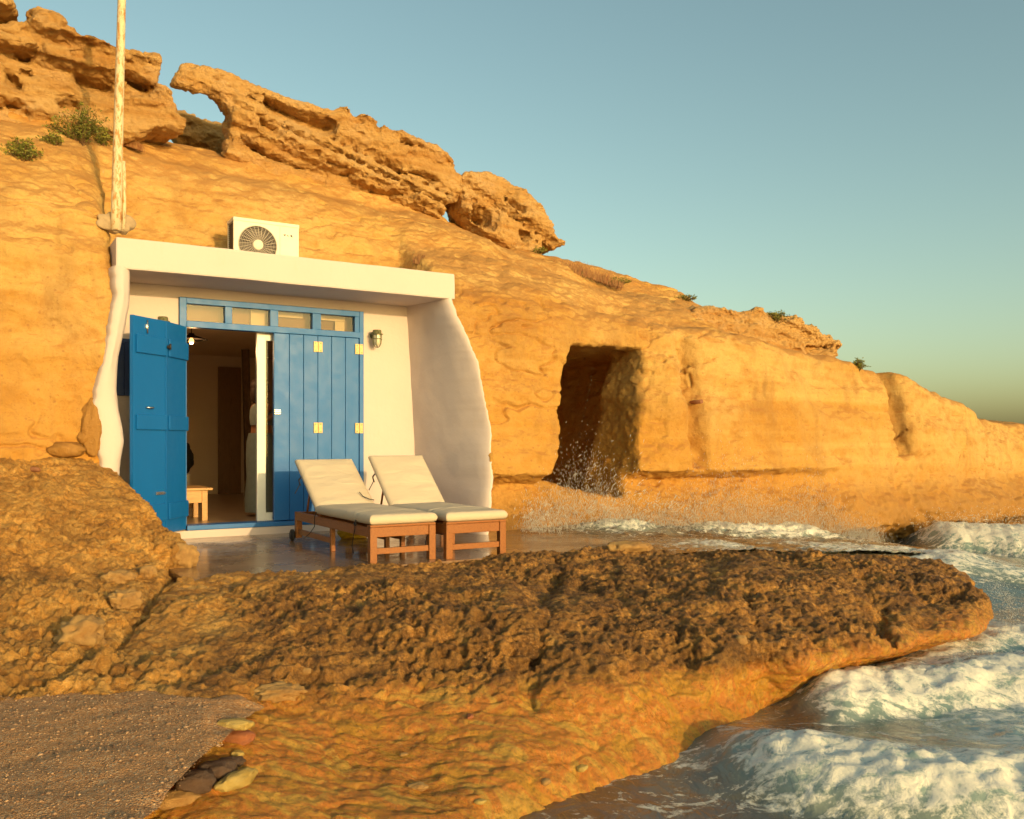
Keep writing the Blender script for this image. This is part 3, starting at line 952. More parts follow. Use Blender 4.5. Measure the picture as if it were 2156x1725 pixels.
def cz(px, py, z):
    p = at_z(px, py, z); CTRL.append((p.x, p.y, z))
def cd(px, py, d):
    p = at_d(px, py, d); CTRL.append((p.x, p.y, p.z))
for a in [(440, 1203, .615), (600, 1202, .625), (800, 1197, .63), (1000, 1184, .63), (1150, 1163, .64), (1300, 1149, .66), (1500, 1156, .62), (1750, 1166, .57), (1950, 1185, .48), (2060, 1222, .42),
          (600, 1260, .57), (900, 1260, .58), (1200, 1240, .58), (1500, 1230, .56), (1800, 1230, .52),
          (330, 1370, .47), (600, 1350, .49), (900, 1350, .50), (1200, 1330, .50), (1500, 1310, .48), (1800, 1290, .45), (2000, 1285, .41),
          (600, 1470, .32), (900, 1440, .33), (1300, 1440, .32), (1550, 1415, .32), (1700, 1390, .34), (1850, 1350, .36), (2000, 1325, .34),
          (750, 1590, .14), (1000, 1590, .13), (1280, 1540, .12), (1480, 1490, .14), (600, 1700, .16), (850, 1700, .08), (1050, 1690, .06), (1250, 1620, .06), (1480, 1535, .05),
          (0, 1475, .41), (200, 1455, .41), (420, 1470, .38), (500, 1560, .26), (250, 1650, .30), (0, 1730, .30), (300, 1760, .2)]:
    cz(*a)
for a in [(0, 962, 8.0), (100, 975, 8.0), (200, 1000, 8.2), (250, 1006, 8.4), (330, 1085, 7.75), (388, 1135, 7.4), (412, 1172, 7.25), (100, 1100, 7.0), (0, 1100, 6.8), (100, 1250, 5.6), (0, 1250, 5.5), (100, 1350, 4.9),
          (200, 1040, 7.8), (250, 1150, 7.0), (200, 1250, 5.9), (300, 1235, 6.3), (350, 1215, 6.7), (0, 1400, 4.45), (-200, 1000, 7.6), (-200, 1300, 5.2), (-300, 1500, 4.0)]:
    cd(*a)
for x, y, z in [(-2.8, 8.7, 0.9), (-2.3, 8.2, 0.50), (-1.0, 8.4, 0.48), (0.5, 9.0, 0.45), (1.8, 9.9, 0.28), (3.4, 9.6, 0.15), (-4.5, 8.6, 1.6), (-2.5, 9.5, 0.5), (-1, 10.4, 0.45), (-5.5, 9.5, 1.7), (-3.6, 9.2, 1.25)]:
    CTRL.append((x, y, z))
TP = np.array([(a[0], a[1]) for a in CTRL]); TZ = np.array([a[2] for a in CTRL])
def ledge_h(X, Y):
    return rbf(TP, TZ, X, Y, 2e-3)
CREV = [at_z(412, 1206, .6), at_z(340, 1240, .57), at_z(300, 1290, .55), at_z(232, 1372, .46), at_z(150, 1425, .42), at_z(60, 1455, .4)]
CREV = [(p.x, p.y) for p in CREV]
CREV2 = [(at_z(x, y, .45).x, at_z(x, y, .45).y) for x, y in [(1180, 1190), (1190, 1230), (1130, 1290), (1160, 1345), (1110, 1410)]]
CREV3 = [(at_z(x, y, .45).x, at_z(x, y, .45).y) for x, y in [(1830, 1240), (1850, 1290), (1900, 1335), (1840, 1390)]]
CREV4 = [(at_z(x, y, .45).x, at_z(x, y, .45).y) for x, y in [(1560, 1280), (1600, 1320), (1520, 1370), (1490, 1420)]]
MOUND = [at_d(200, 985, 8.75), at_d(250, 1006, 8.4), at_d(330, 1085, 7.75), at_d(388, 1135, 7.4), at_d(412, 1172, 7.2), at_z(412, 1208, .6), at_z(395, 1240, .58)]
MOUND = [(p.x + max(0, p.z - 0.62) / 2.6, p.y) for p in MOUND]
def build_ledge():
    h = 0.045
    axx = np.arange(-5.2, 4.75, h)
    ayy = np.arange(2.5, 10.4, h)
    azz = np.arange(-0.42, 1.75, h)
    X, Y = np.meshgrid(axx, ayy, indexing='ij')
    H = ledge_h(X, Y)
    sd = sd_poly(X, Y, LP)
    H = H - 0.09 * np.clip((-sd_poly(X, Y, SP) - 0.06) / 0.2, 0, 1)
    # the mound ends in a steep flank towards the terrace
    xm = np.interp(-Y, [-p[1] for p in MOUND], [p[0] for p in MOUND])
    cap = 0.56 + 2.6 * np.clip(xm - X, 0, 9)
    H = np.where((Y > MOUND[-1][1]) & (X > -4.6), np.minimum(H, cap), H)
    uu0 = (X - O.x) * UX + (Y - O.y) * UY
    nn0 = (X - O.x) * UY - (Y - O.y) * UX
    rim = np.exp(-((nn0 - 3.2) / 0.6) ** 2) * np.clip((uu0 + 0.3) / 0.5, 0, 1) * np.clip((4.2 - uu0) / 1.5, 0, 1)
    H = H + 0.034 * rim
    Pw = np.stack([X.ravel(), Y.ravel(), 0 * X.ravel()], 1).astype(np.float32)
    wx = (0.10 * fbm(Pw, 2.6, 3, 31) + 0.05 * fbm(Pw, 8.0, 2, 35)).reshape(X.shape)
    wy = (0.10 * fbm(Pw, 2.6, 3, 32) + 0.05 * fbm(Pw, 8.0, 2, 36)).reshape(X.shape)
    brk = np.clip(0.55 + 1.3 * fbm(Pw, 3.4, 2, 38).reshape(X.shape), 0.0, 1.2)
    H = H - 0.12 * np.exp(-(dist_line(X + wx * 0.6, Y + wy * 0.6, CREV) / 0.045) ** 2)
    for c, dp in ((CREV2, 0.08), (CREV3, 0.11), (CREV4, 0.08)):
        H = H - dp * brk * np.exp(-(dist_line(X + wx * 1.6, Y + wy * 1.6, c) / 0.06) ** 2)
    ax = (axx, ayy, azz)
    n1 = grid_noise(ax, (0.75, 0.75, 0.4), 81)
    n2 = grid_noise(ax, (0.27, 0.27, 0.16), 82)
    n3 = grid_noise(ax, (0.12, 0.12, 0.09), 83)
    Z = azz[None, None, :].astype(np.float32)
    Hs = H.astype(np.float32)[:, :, None]
    # zones: the lower front is smooth and wave-washed, the top is pitted
    wet = np.clip((0.36 - H) / 0.14, 0, 1) * np.clip((Y * 0 + 1), 0, 1)
    wet3 = wet.astype(np.float32)[:, :, None]
    ro = 1 - 0.66 * wet3
    top = (Z - Hs) * 0.9
    right = np.clip((X - 1.3) / 0.9, 0, 1).astype(np.float32)[:, :, None]
    under = right * np.clip(0.27 - Z, 0, 0.5) * 1.9 - (1 - right) * np.clip(0.1 - Z, 0, 1) * 0.9
    side = sd.astype(np.float32)[:, :, None] + under
    f = smax(top, side, 0.09)
    calm = (1 - 0.5 * rim).astype(np.float32)[:, :, None]
    f = f - (0.062 * n1 + 0.052 * n2 + 0.032 * n3) * ro * calm
    # keep rock out of the terrace and porch
    uu = (X - O.x) * UX + (Y - O.y) * UY
    nn = (X - O.x) * UY - (Y - O.y) * UX
    terr = np.maximum(np.maximum(-0.62 - uu, uu - 3.6), np.maximum(-1.0 - nn, nn - 3.02)).astype(np.float32)[:, :, None]
    tb = np.maximum(terr, (0.50 - Z))
    mound = np.clip((-(uu) + 0.35) / 0.5, 0, 1)
    f = np.where((Hs > 0.75) & (uu[:, :, None] < 0.4), f, smax(f, -tb - 0.03 * n2, 0.05))
    V, Q = surface_nets(f, (axx[0], ayy[0], azz[0]), h)
    c = V[Q].mean(1)
    keep = (c[:, 2] > -0.36)
    V, Q = compact(V, Q[keep])
    V, Q = subdivide(V, Q)
    V = relax(V, Q, 1, 0.4)
    # second subdivision where the camera sees it
    c = V[Q].mean(1)
    cu = (c[:, 0] - O.x) * UX + (c[:, 1] - O.y) * UY
    cn = (c[:, 0] - O.x) * UY - (c[:, 1] - O.y) * UX
    see = (c[:, 1] > 2.9) & (np.abs(c[:, 0]) < c[:, 1] * 0.6 + 0.3) & (c[:, 2] > -0.05) & ~((cu > -0.5) & (cn < 2.6))
    Va, Qa = compact(V, Q[see])
    Vb, Qb = compact(V, Q[~see & (c[:, 1] < 9.6)])
    Va, Qa = subdivide(Va, Qa)
    V, Q = np.concatenate([Va, Vb]), np.concatenate([Qa, Qb + len(Va)])
    Nv = vnormals(V, Q)
    w = np.clip((0.37 - V[:, 2] + 0.10 * fbm(V, 2.2, 3, 3)) / 0.13, 0, 1)
    r_ = 1 - 0.60 * w
    rip = np.abs(fbm(V, (3.0, 7.0, 9.0), 3, 25))
    patch = np.clip(1.0 + 1.2 * fbm(V, (1.3, 1.6, 1.6), 3, 41), 0.55, 1.6)
    r_ = (1 - 0.78 * w) * (patch * (1 - w) + w)
    d = (0.020 * fbm(V, (6, 6, 9), 3, 3) + 0.026 * fbm(V, (21, 21, 24), 3, 7) + 0.016 * vnoise(V, (43, 43, 43), 12)) * r_
    rid = 1 - 2 * np.abs(fbm(V, (13, 13, 15), 3, 15))
    d += 0.020 * rid * r_
    d += w * (0.012 - 0.05 * np.clip(0.20 - rip, 0, 1) * 1.6)
    pit = vnoise(V, (10, 10, 12), 9)
    d -= 0.060 * np.clip(pit - 0.25, 0, 1) * r_
    pit2 = vnoise(V, (23, 23, 23), 10)
    d -= 0.035 * np.clip(pit2 - 0.2, 0, 1) * r_
    V = V + Nv * d[:, None].astype(np.float32)
    # golden dry rock: the mound and a belt below the crevice
    uu = (V[:, 0] - O.x) * UX + (V[:, 1] - O.y) * UY
    dl = dist_line(V[:, 0], V[:, 1], CREV)
    gold = np.clip(np.exp(-(dl / 0.45) ** 2) * 0.75 + np.clip((V[:, 2] - 0.75) / 0.6, 0, 1) * 0.9 + np.clip((0.2 - V[:, 0]) / 2.4, 0, 1) * 0.50, 0, 1)
    me = np_mesh('rock_ledge', V, Q, True, {'wet': w, 'gold': gold})
    o = link('rock_ledge', me, M_LEDGE)
    tag(o, 'pitted brown shore rock in the foreground, wet along its lower edge', kind='structure')
build_ledge()

# ------------------------------------------------------------------ terrace, sand, sea
me = MB().box(-0.52, 3.8, -3.10, 0.3, 0.30, 0.60)
o = me.build('terrace', M_TERR, None, 0.0, O, ANG)
tag(o, 'wet reflective concrete terrace in front of the door', kind='structure')

def build_sand():
    axx = np.arange(-4.6, -1.2, 0.02)
    ayy = np.arange(2.0, 4.7, 0.02)
    X, Y = np.meshgrid(axx, ayy, indexing='ij')
    sd = sd_poly(X, Y, SP)
    P = np.stack([X.ravel(), Y.ravel(), 0 * X.ravel()], 1).astype(np.float32)
    nz = fbm(P, 2.0, 4, 2).reshape(X.shape)
    nf = fbm(P, 14.0, 3, 4).reshape(X.shape)
    ne = fbm(P, 5.0, 4, 9).reshape(X.shape)
    H = 0.402 + 0.03 * nz + 0.008 * nf - 0.30 * np.clip(sd + 0.05 + 0.04 * nz + 0.16 * ne, 0, 1)
    V = np.stack([X, Y, H], 2).reshape(-1, 3)
    nx, ny = X.shape
    idx = np.arange(nx * ny).reshape(nx, ny)
    Q = np.stack([idx[:-1, :-1], idx[1:, :-1], idx[1:, 1:], idx[:-1, 1:]], 2).reshape(-1, 4)
    keep = (sd.ravel()[Q].min(1) < 0.25)
    V, Q = compact(V, Q[keep])
    o = link('beach_sand', np_mesh('beach_sand', V, Q), M_SAND)
    tag(o, 'coarse brown shingly sand in the near left corner', kind='structure')
    # loose grit on the sand
    g = np.random.default_rng(3)
    n = 9000
    x = g.uniform(-3.6, -1.2, n); y = g.uniform(2.7, 4.6, n)
    sdv = sd_poly(x, y, SP)
    ok = sdv < -0.01
    x, y, sdv = x[ok], y[ok], sdv[ok]
    n = len(x)
    P = np.stack([x, y, 0 * x], 1).astype(np.float32)
    z = 0.403 + 0.03 * fbm(P, 2.0, 4, 2) + 0.008 * fbm(P, 14.0, 3, 4) - 0.30 * np.clip(sdv + 0.05 + 0.04 * fbm(P, 2.0, 4, 2) + 0.16 * fbm(P, 5.0, 4, 9), 0, 1)
    s = 0.0022 + 0.0040 * g.random(n) ** 3 + 0.010 * g.random(n) ** 14
    oc = np.array([(1, 0, 0), (0, 1, 0), (-1, 0, 0), (0, -1, 0), (0, 0, .6), (0, 0, -.6)])
    of = np.array([(0, 1, 4), (1, 2, 4), (2, 3, 4), (3, 0, 4), (1, 0, 5), (2, 1, 5), (3, 2, 5), (0, 3, 5)])
    a = g.uniform(0, 6.28, n)
    st = g.uniform(0.7, 1.6, n)
    vx = oc[None, :, 0] * (s * st)[:, None]; vy = oc[None, :, 1] * s[:, None]
    vv = np.stack([vx * np.cos(a)[:, None] - vy * np.sin(a)[:, None] + x[:, None], vx * np.sin(a)[:, None] + vy * np.cos(a)[:, None] + y[:, None], oc[None, :, 2] * s[:, None] + z[:, None]], 2).reshape(-1, 3)
    ff = (of[None] + (np.arange(n) * 6)[:, None, None]).reshape(-1, 3)
    m = mk_leaf('grit', (0.14, 0.07, 0.035), (0.50, 0.32, 0.18))
    o = link('grit', np_mesh('grit', vv, ff, False), m)
    tag(o, 'pale and dark grains of grit scattered over the beach sand', 'grit', kind='stuff')
build_sand()

def build_sea():
    xs = np.concatenate([[-900, -200, -40, -10, -4], np.arange(-1.0, 9.2, 0.026), [10, 12, 16, 25, 60, 200, 1500]])
    y, ys = 2.55, []
    while y < 17:
        ys.append(y); y += 0.0050 * y
    ys = np.concatenate([[-40, -5, 0.5, 2.0], ys, [18, 20, 24, 32, 50, 100, 300, 1200, 4000]])
    X, Y = np.meshgrid(xs, ys, indexing='ij')
    P = np.stack([X.ravel(), Y.ravel(), 0 * X.ravel()], 1).astype(np.float32)
    def nz(f, o_, s_):
        return fbm(P, f, o_, s_).reshape(X.shape)
    near = np.clip((20 - Y) / 4, 0, 1) * np.clip((X + 2.2) / 0.4, 0, 1) * np.clip((9.4 - X) / 1, 0, 1)
    H = 0.05 * nz((0.35, 0.5, 1), 2, 1) + 0.035 * nz((1.1, 1.6, 1), 3, 3) * near
    foam = np.full(X.shape, 0.18) + 0.42 * nz((1.6, 2.2, 1), 3, 6)
    wob = 0.20 * nz((0.9, 0.9, 1), 3, 8) + 0.06 * nz((4, 4, 1), 2, 9)
    # breaking bores: crest height as a signed distance from a polyline (front side = towards the camera)
    def bore(pts, height, front, back, fo, x0=-9e9, x1=9e9, soft=0.5):
        nonlocal H, foam
        px = [p[0] for p in pts]; py = [p[1] for p in pts]
        yc = np.interp(X, px, py) + wob
        s = Y - yc
        env = np.clip((X - px[0]) / soft, 0, 1) * np.clip((px[-1] - X) / soft, 0, 1)
        env = env * env * (3 - 2 * env)
        hh = np.where(s < 0, np.clip(1 + s / front, 0, 1) ** 0.55, np.exp(-(s / back) ** 2)) * env
        H = H + height * hh
        fr = np.where(s < 0, np.clip(1.35 + s / front * 0.8, 0, 1), np.exp(-(s / (back * 0.75)) ** 2) * 0.85) * env
        foam = np.maximum(foam, fr * fo)
        return hh
    bore([(0.80, 4.75), (1.1, 4.62), (1.5, 4.34), (2.0, 4.16), (2.6, 4.10), (4.5, 4.2)], 0.17, 0.46, 0.60, 0.95, soft=0.6)
    bore([(1.55, 5.35), (2.1, 5.55), (2.9, 5.75), (4.0, 6.1), (6, 6.4)], 0.17, 0.40, 0.6, 0.95)
    bore([(2.6, 6.3), (3.3, 6.7), (4.2, 7.1), (6.5, 7.4)], 0.13, 0.40, 0.5, 0.9)
    bore([(5.9, 13.6), (6.8, 13.2), (8.0, 12.8), (9.2, 12.6)], 0.42, 0.7, 0.9, 1.0, soft=0.7)
    bore([(4.6, 10.3), (5.5, 10.2), (7.5, 9.8), (9.2, 9.8)], 0.07, 0.5, 0.7, 0.62)
    uu = (X - O.x) * UX + (Y - O.y) * UY
    nn = (X - O.x) * UY - (Y - O.y) * UX
    surge = np.clip((nn - 0.2) / 0.3, 0, 1) * np.clip((5.2 - nn) / 1.6, 0, 1) * np.clip((uu - 3.5) / 1.0, 0, 1) * np.clip((11.2 - uu) / 3.2, 0, 1) * np.clip((Y - 7.8) / 0.8, 0, 1)
    surge = surge * surge * (3 - 2 * surge)
    H = H + 0.24 * surge
    foam = np.maximum(foam, surge * np.clip(0.58 + 0.8 * nz((0.7, 1.0, 1), 3, 22), 0, 1) * np.clip((9.8 - uu) / 1.5, 0.4, 1))
    # broken water round the ledge
    sd = sd_poly(np.clip(X, -3, 9), np.clip(Y, 2, 17), LP)
    rim = np.exp(-(np.clip(sd, 0, 9) / 0.30) ** 2) * np.clip((X - 1.6) / 0.9, 0, 1)
    foam = np.maximum(foam, 0.75 * rim)
    foam = np.maximum(foam, np.clip((X - 1.9) / 0.8, 0, 1) * np.clip((8.6 - Y) / 1.2, 0, 1) * (0.60 + 0.25 * nz((0.9, 1.2, 1), 3, 12)))
    foam = np.clip(foam, 0, 1) * near
    bil = 1 - np.abs(nz((5.5, 5.5, 1), 3, 14)) * 2.2
    bil2 = 1 - np.abs(nz((13, 13, 1), 2, 17)) * 2.2
    fm = np.clip((foam - 0.45) / 0.4, 0, 1)
    H = H + fm * (0.040 * bil + 0.014 * bil2) * near
    H = H - 0.05 * rim * 0
    murk = np.clip(1.15 - (X - 0.0) / 2.6, 0, 1) * np.clip((6.5 - Y) / 1.5, 0, 1) + 0.45 * np.clip((Y - 8) / 2, 0, 1) * np.clip((7.5 - X) / 2.5, 0, 1)
    murk = np.clip(murk + 0.25 * nz((0.8, 0.8, 1), 3, 4), 0, 1)
    V = np.stack([X, Y, H - 0.02], 2).reshape(-1, 3)
    nx, ny = X.shape
    idx = np.arange(nx * ny).reshape(nx, ny)
    Q = np.stack([idx[:-1, :-1], idx[1:, :-1], idx[1:, 1:], idx[:-1, 1:]], 2).reshape(-1, 4)
    o = link('sea', np_mesh('sea', V, Q, True, {'foam': foam.ravel(), 'murk': murk.ravel()}), M_SEA)
    tag(o, 'churning sea with white breaking foam', kind='structure')
build_sea()

# ------------------------------------------------------------------ the cave house
HZ = 0.60
house = empty('cave_house', Wd(0, 0, HZ), ANG)
tag(house, 'white plastered cave house front with blue shutters set into the cliff', 'house')
def hb(name, u0, u1, n0, n1, z0, z1, mat, parent=None, bevel=0.004):
    return MB().box(u0, u1, -n0, -n1, z0 - HZ, z1 - HZ).build(name, mat, parent or house, bevel)
def hp(u, n, z):
    return (u, -n, z - HZ)
def wobble(o, amp, freq, cuts=0, seed=0):
    me = o.data
    if cuts:
        bm = bmesh.new(); bm.from_mesh(me)
        for _ in range(cuts):
            long_e = [e for e in bm.edges if e.calc_length() > 0.07]
            bmesh.ops.subdivide_edges(bm, edges=long_e, cuts=1, use_grid_fill=True)
        bm.to_mesh(me); bm.free()
    co = np.zeros(len(me.vertices) * 3, dtype=np.float32)
    me.vertices.foreach_get('co', co)
    P = co.reshape(-1, 3)
    D = np.stack([fbm(P, freq, 3, seed), fbm(P, freq, 3, seed + 5), fbm(P, freq, 3, seed + 9)], 1)
    me.vertices.foreach_set('co', (P + amp * D).astype(np.float32).ravel())
    me.update()
def grid_faces(nr, nc_):
    return [(i * nc_ + j, i * nc_ + j + 1, (i + 1) * nc_ + j + 1, (i + 1) * nc_ + j) for i in range(nr - 1) for j in range(nc_ - 1)]
# wall with the door opening
DU0, DU1, DZ0, DZ1 = 0.0, 2.09, 0.68, 3.185
w = MB()
def ring(n):
    return [hp(-1.35, n, 0.5), hp(3.05, n, 0.5), hp(3.05, n, 3.4), hp(-1.35, n, 3.4), hp(DU0, n, DZ0), hp(DU1, n, DZ0), hp(DU1, n, DZ1), hp(DU0, n, DZ1)]
fr = [(0, 1, 5, 4), (1, 2, 6, 5), (2, 3, 7, 6), (3, 0, 4, 7)]
w.add(ring(0) + ring(-0.3), fr + [tuple(8 + i for i in reversed(f)) for f in fr] + [(4, 5, 13, 12), (5, 6, 14, 13), (6, 7, 15, 14), (7, 4, 12, 15)])
w.build('wall', M_WHITE, house)
can = hb('canopy', -0.715, 2.92, 0.78, -0.45, 3.292, 3.59, M_WHITE, None, 0.018)
wobble(can, 0.010, 1.6, 5, 2)
for p in can.data.polygons:
    p.use_smooth = False
pl = hb('plinth', -0.30, 2.68, 0.06, 0.003, 0.55, 0.682, M_WHITE, None, 0.008)
# jambs: the plaster ends in a ragged edge against the rock
def jn(z, s):
    q = np.array([[0.3, 0.7, z]], dtype=np.float32)
    return float(0.035 * fbm(q, (1, 1, 1.5), 2, s)[0] + 0.028 * fbm(q, (1, 1, 9), 3, s + 2)[0] + 0.009 * fbm(q, (1, 1, 33), 2, s + 4)[0])
def jamb_right():
    rows = []
    zs = np.linspace(0.5, 3.31, 120)
    for i, z in enumerate(zs):
        ui = np.interp(z, [0.6, 1.2, 3.3], [2.82, 2.79, 2.655])
        uo = np.interp(z, [0.55, 1.2, 1.8, 2.57, 3.0, 3.3], [2.99, 3.14, 3.17, 3.07, 2.94, 2.885])
        no = np.interp(z, [0.55, 1.2, 1.8, 2.57, 3.0, 3.3], [1.42, 1.30, 1.20, 1.08, 0.93, 0.785])
        wv = jn(z, 3)
        P0, P1, P2, P3 = (ui, -0.01), (ui + 0.11, no * 0.50), (uo - 0.11 - 0.04 * math.sin(z * 2.4), no * 0.97), (uo + wv, no - 0.01)
        r_ = []
        for s in np.linspace(0, 1, 16):
            b = ((1 - s) ** 3, 3 * s * (1 - s) ** 2, 3 * s * s * (1 - s), s ** 3)
            r_.append((sum(b[k] * (P0, P1, P2, P3)[k][0] for k in range(4)), sum(b[k] * (P0, P1, P2, P3)[k][1] for k in range(4))))
        r_ += [(uo + wv + 0.025, no - 0.05), (uo + wv + 0.03, no - 0.40)]
        rows.append([hp(a, b_, z) for a, b_ in r_])
    m = MB().add([p for r_ in rows for p in r_], grid_faces(len(rows), len(rows[0])), True)
    o = m.build('jamb', M_WHITE, house)
    wobble(o, 0.02, 2.1, 0, 4)
def jamb_left():
    inn = [(275, 560), (275, 600), (274, 640), (265, 690), (251, 750), (247, 820), (251, 860), (259, 900), (263, 930), (256, 970), (254, 1003), (254, 1060)]
    out = [(236, 545), (236, 560), (240, 620), (226, 700), (206, 800), (195, 850), (205, 880), (208, 920), (208, 960), (212, 990), (222, 1010), (222, 1060)]
    I = [at_n(x, y, 0.74) for x, y in inn][::-1]
    Oo = [at_n(x, y, 0.74) for x, y in out][::-1]
    zs = np.linspace(0.55, 3.31, 120)
    rows = []
    for z in zs:
        ui = np.interp(z, [p[1] for p in I], [p[0] for p in I])
        uo = np.interp(z, [p[1] for p in Oo], [p[0] for p in Oo]) + 0.8 * jn(z, 8)
        sec = [(ui - 0.30, -0.01), (ui - 0.12, 0.15), (ui - 0.03, 0.35), (ui, 0.52), (ui, 0.66), (ui - 0.012, 0.72), (ui - 0.035, 0.755), (ui - 0.06, 0.77),
               ((ui + uo) / 2, 0.79), (uo + 0.05, 0.79), (uo + 0.015, 0.785), (uo, 0.77), (uo - 0.02, 0.70), (uo - 0.04, 0.35)]
        rows.append([hp(a, b, z) for a, b in sec])
    m = MB().add([p for r_ in rows for p in r_], grid_faces(len(rows), len(rows[0])), True)
    o = m.build('jamb', M_WHITE, house)
    wobble(o, 0.012, 2.4, 0, 7)
jamb_right()
jamb_left()
# room behind the door
RZ, RB, RU0, RU1 = 0.685, -6.6, -1.6, 3.15
fl = hb('room_floor', RU0, RU1, -0.02, RB, 0.45, RZ, mk_simple('polished_room_floor', (0.42, 0.31, 0.20), 0.28, 0, 0.1, 5, 0.03), None, 0.0)
m = MB()
m.box(RU0, RU1, -RB, -RB + 0.1, RZ - HZ, 3.2 - HZ)
m.build('room_back_wall', M_ROOM, house)
MB().box(RU0 - 0.1, RU0, 0.3, -RB + 0.1, RZ - HZ, 3.2 - HZ).build('room_side_wall', M_ROOM, house)
MB().box(RU1, RU1 + 0.1, 0.3, -RB + 0.1, RZ - HZ, 3.2 - HZ).build('room_side_wall', M_ROOM, house)
rc = MB().box(RU0 - 0.1, RU1 + 0.1, 0.3, -RB + 0.1, 3.2 - HZ, 3.38 - HZ).build('room_ceiling', M_ROOM, house)
# brown inner door in the back wall
ua, _ = at_n(460, 900, RB + 0.06); ub, zt = at_n(507, 757, RB + 0.06)
idr = hb('inner_door', ua, ub, RB + 0.07, RB + 0.005, RZ, min(zt, 3.0), M_BROWN)
# hanging brown curtain edge beside the inner door
m = MB()
ca = at_n(508, 800, -4.2)[0]
rows = []
for z in np.linspace(RZ + 0.02, 3.1, 14):
    rows.append([hp(ca + k * 0.035 + 0.04 * (3.1 - z) / 2.4, -4.2 + 0.05 * math.sin(k * 1.9 + z), z) for k in range(5)])
m.add([p for r_ in rows for p in r_], grid_faces(14, 5), True)
m.build('curtain', mk_simple('brown_curtain', (0.14, 0.08, 0.04), 0.9, 0, 0.2, 10, 0.2), house)
# door frame and fanlight
fm = MB()
FN0, FN1 = -0.06, 0.045
T0, T1, P0z, P1z = 2.865, 2.925, 2.925, 3.115
door = empty('door_frame', (0, 0, 0)); door.parent = house
hb('stile', 0.003, 0.075, FN1, FN0, 0.735, 3.18, M_BLUE, door)
hb('stile', 2.035, 2.087, FN1, FN0, 0.735, 3.18, M_BLUE, door)
hb('head_rail', 0.0755, 2.0345, FN1 - 0.003, FN0, 3.115, 3.18, M_BLUE, door)
hb('transom', 0.0755, 2.0345, FN1 + 0.006, FN0, 2.862, 2.93, M_BLUE, door)
hb('threshold', 0.0755, 2.0345, FN1 + 0.02, -0.16, 0.684, 0.735, M_BLUE, door, 0.006)
pe = [(388, 473), (488, 568), (585, 657), (675, 746)]
pu = [(uat(a, 0.02), uat(b, 0.02)) for a, b in pe]
for (a, b), (c, d) in zip(pu[:-1], pu[1:]):
    hb('mullion', b, c, FN1 - 0.006, FN0, 2.9305, 3.1145, M_BLUE, door)
hb('mullion', 0.0757, pu[0][0], FN1 - 0.006, FN0, 2.9305, 3.1145, M_BLUE, door)
hb('mullion', pu[3][1], 2.0343, FN1 - 0.006, FN0, 2.9305, 3.1145, M_BLUE, door)
M_REFLECT_FRAME = mk_simple('cream_frame_reflection', (0.50, 0.37, 0.20), 0.5, 0, 0.08, 8, 0.02)  # cream boards stand in for a pale frame reflected in the panes
M_REFLECT = mk_simple('tan_pane_reflection', (0.24, 0.135, 0.06), 0.8, 0, 0.2, 3, 0.2, 0.01)  # tan board behind the glass, added to stand in for the panes' beige reflection
for i, (a, b) in enumerate(pu):
    hb('pane', a, b, 0.0, -0.006, 2.9305, 3.1145, M_GLASS, door, 0)
hb('reflection_board', 0.05, 2.05, -0.17, -0.18, 2.88, 3.18, M_REFLECT, door, 0)
for i, (a, b) in enumerate(pu[1:]):
    if i == 0:
        hb('reflected_frame', a + 0.245, b - 0.005, -0.125, -0.155, 2.90, 3.16, M_REFLECT_FRAME, door, 0.003)
    else:
        hb('reflected_frame', a + 0.005, b - 0.06, -0.125, -0.155, 3.065, 3.16, M_REFLECT_FRAME, door, 0.003)
hb('reflected_frame', pu[3][1] - 0.19, pu[3][1] - 0.07, -0.115, -0.1245, 2.90, 3.062, M_REFLECT_FRAME, door, 0.003)
# white sliding glass door standing behind the right shutter
slid = empty('sliding_door', (0, 0, 0)); slid.parent = house
s0, s1 = uat(540, -0.10), uat(558.5, -0.10)
hb('stile', s0, s1, -0.075, -0.125, 0.737, 2.86, M_ALU, slid)
hb('stile', 1.93, 2.02, -0.075, -0.125, 0.737, 2.86, M_ALU, slid)
hb('bottom_rail', s1 + 0.0005, 1.9295, -0.078, -0.122, 0.737, 0.83, M_ALU, slid)
hb('top_rail', s1 + 0.0005, 1.9295, -0.078, -0.122, 2.78, 2.86, M_ALU, slid)
hb('pane', s1 + 0.001, 1.929, -0.095, -0.103, 0.831, 2.779, M_GLASS, slid, 0)
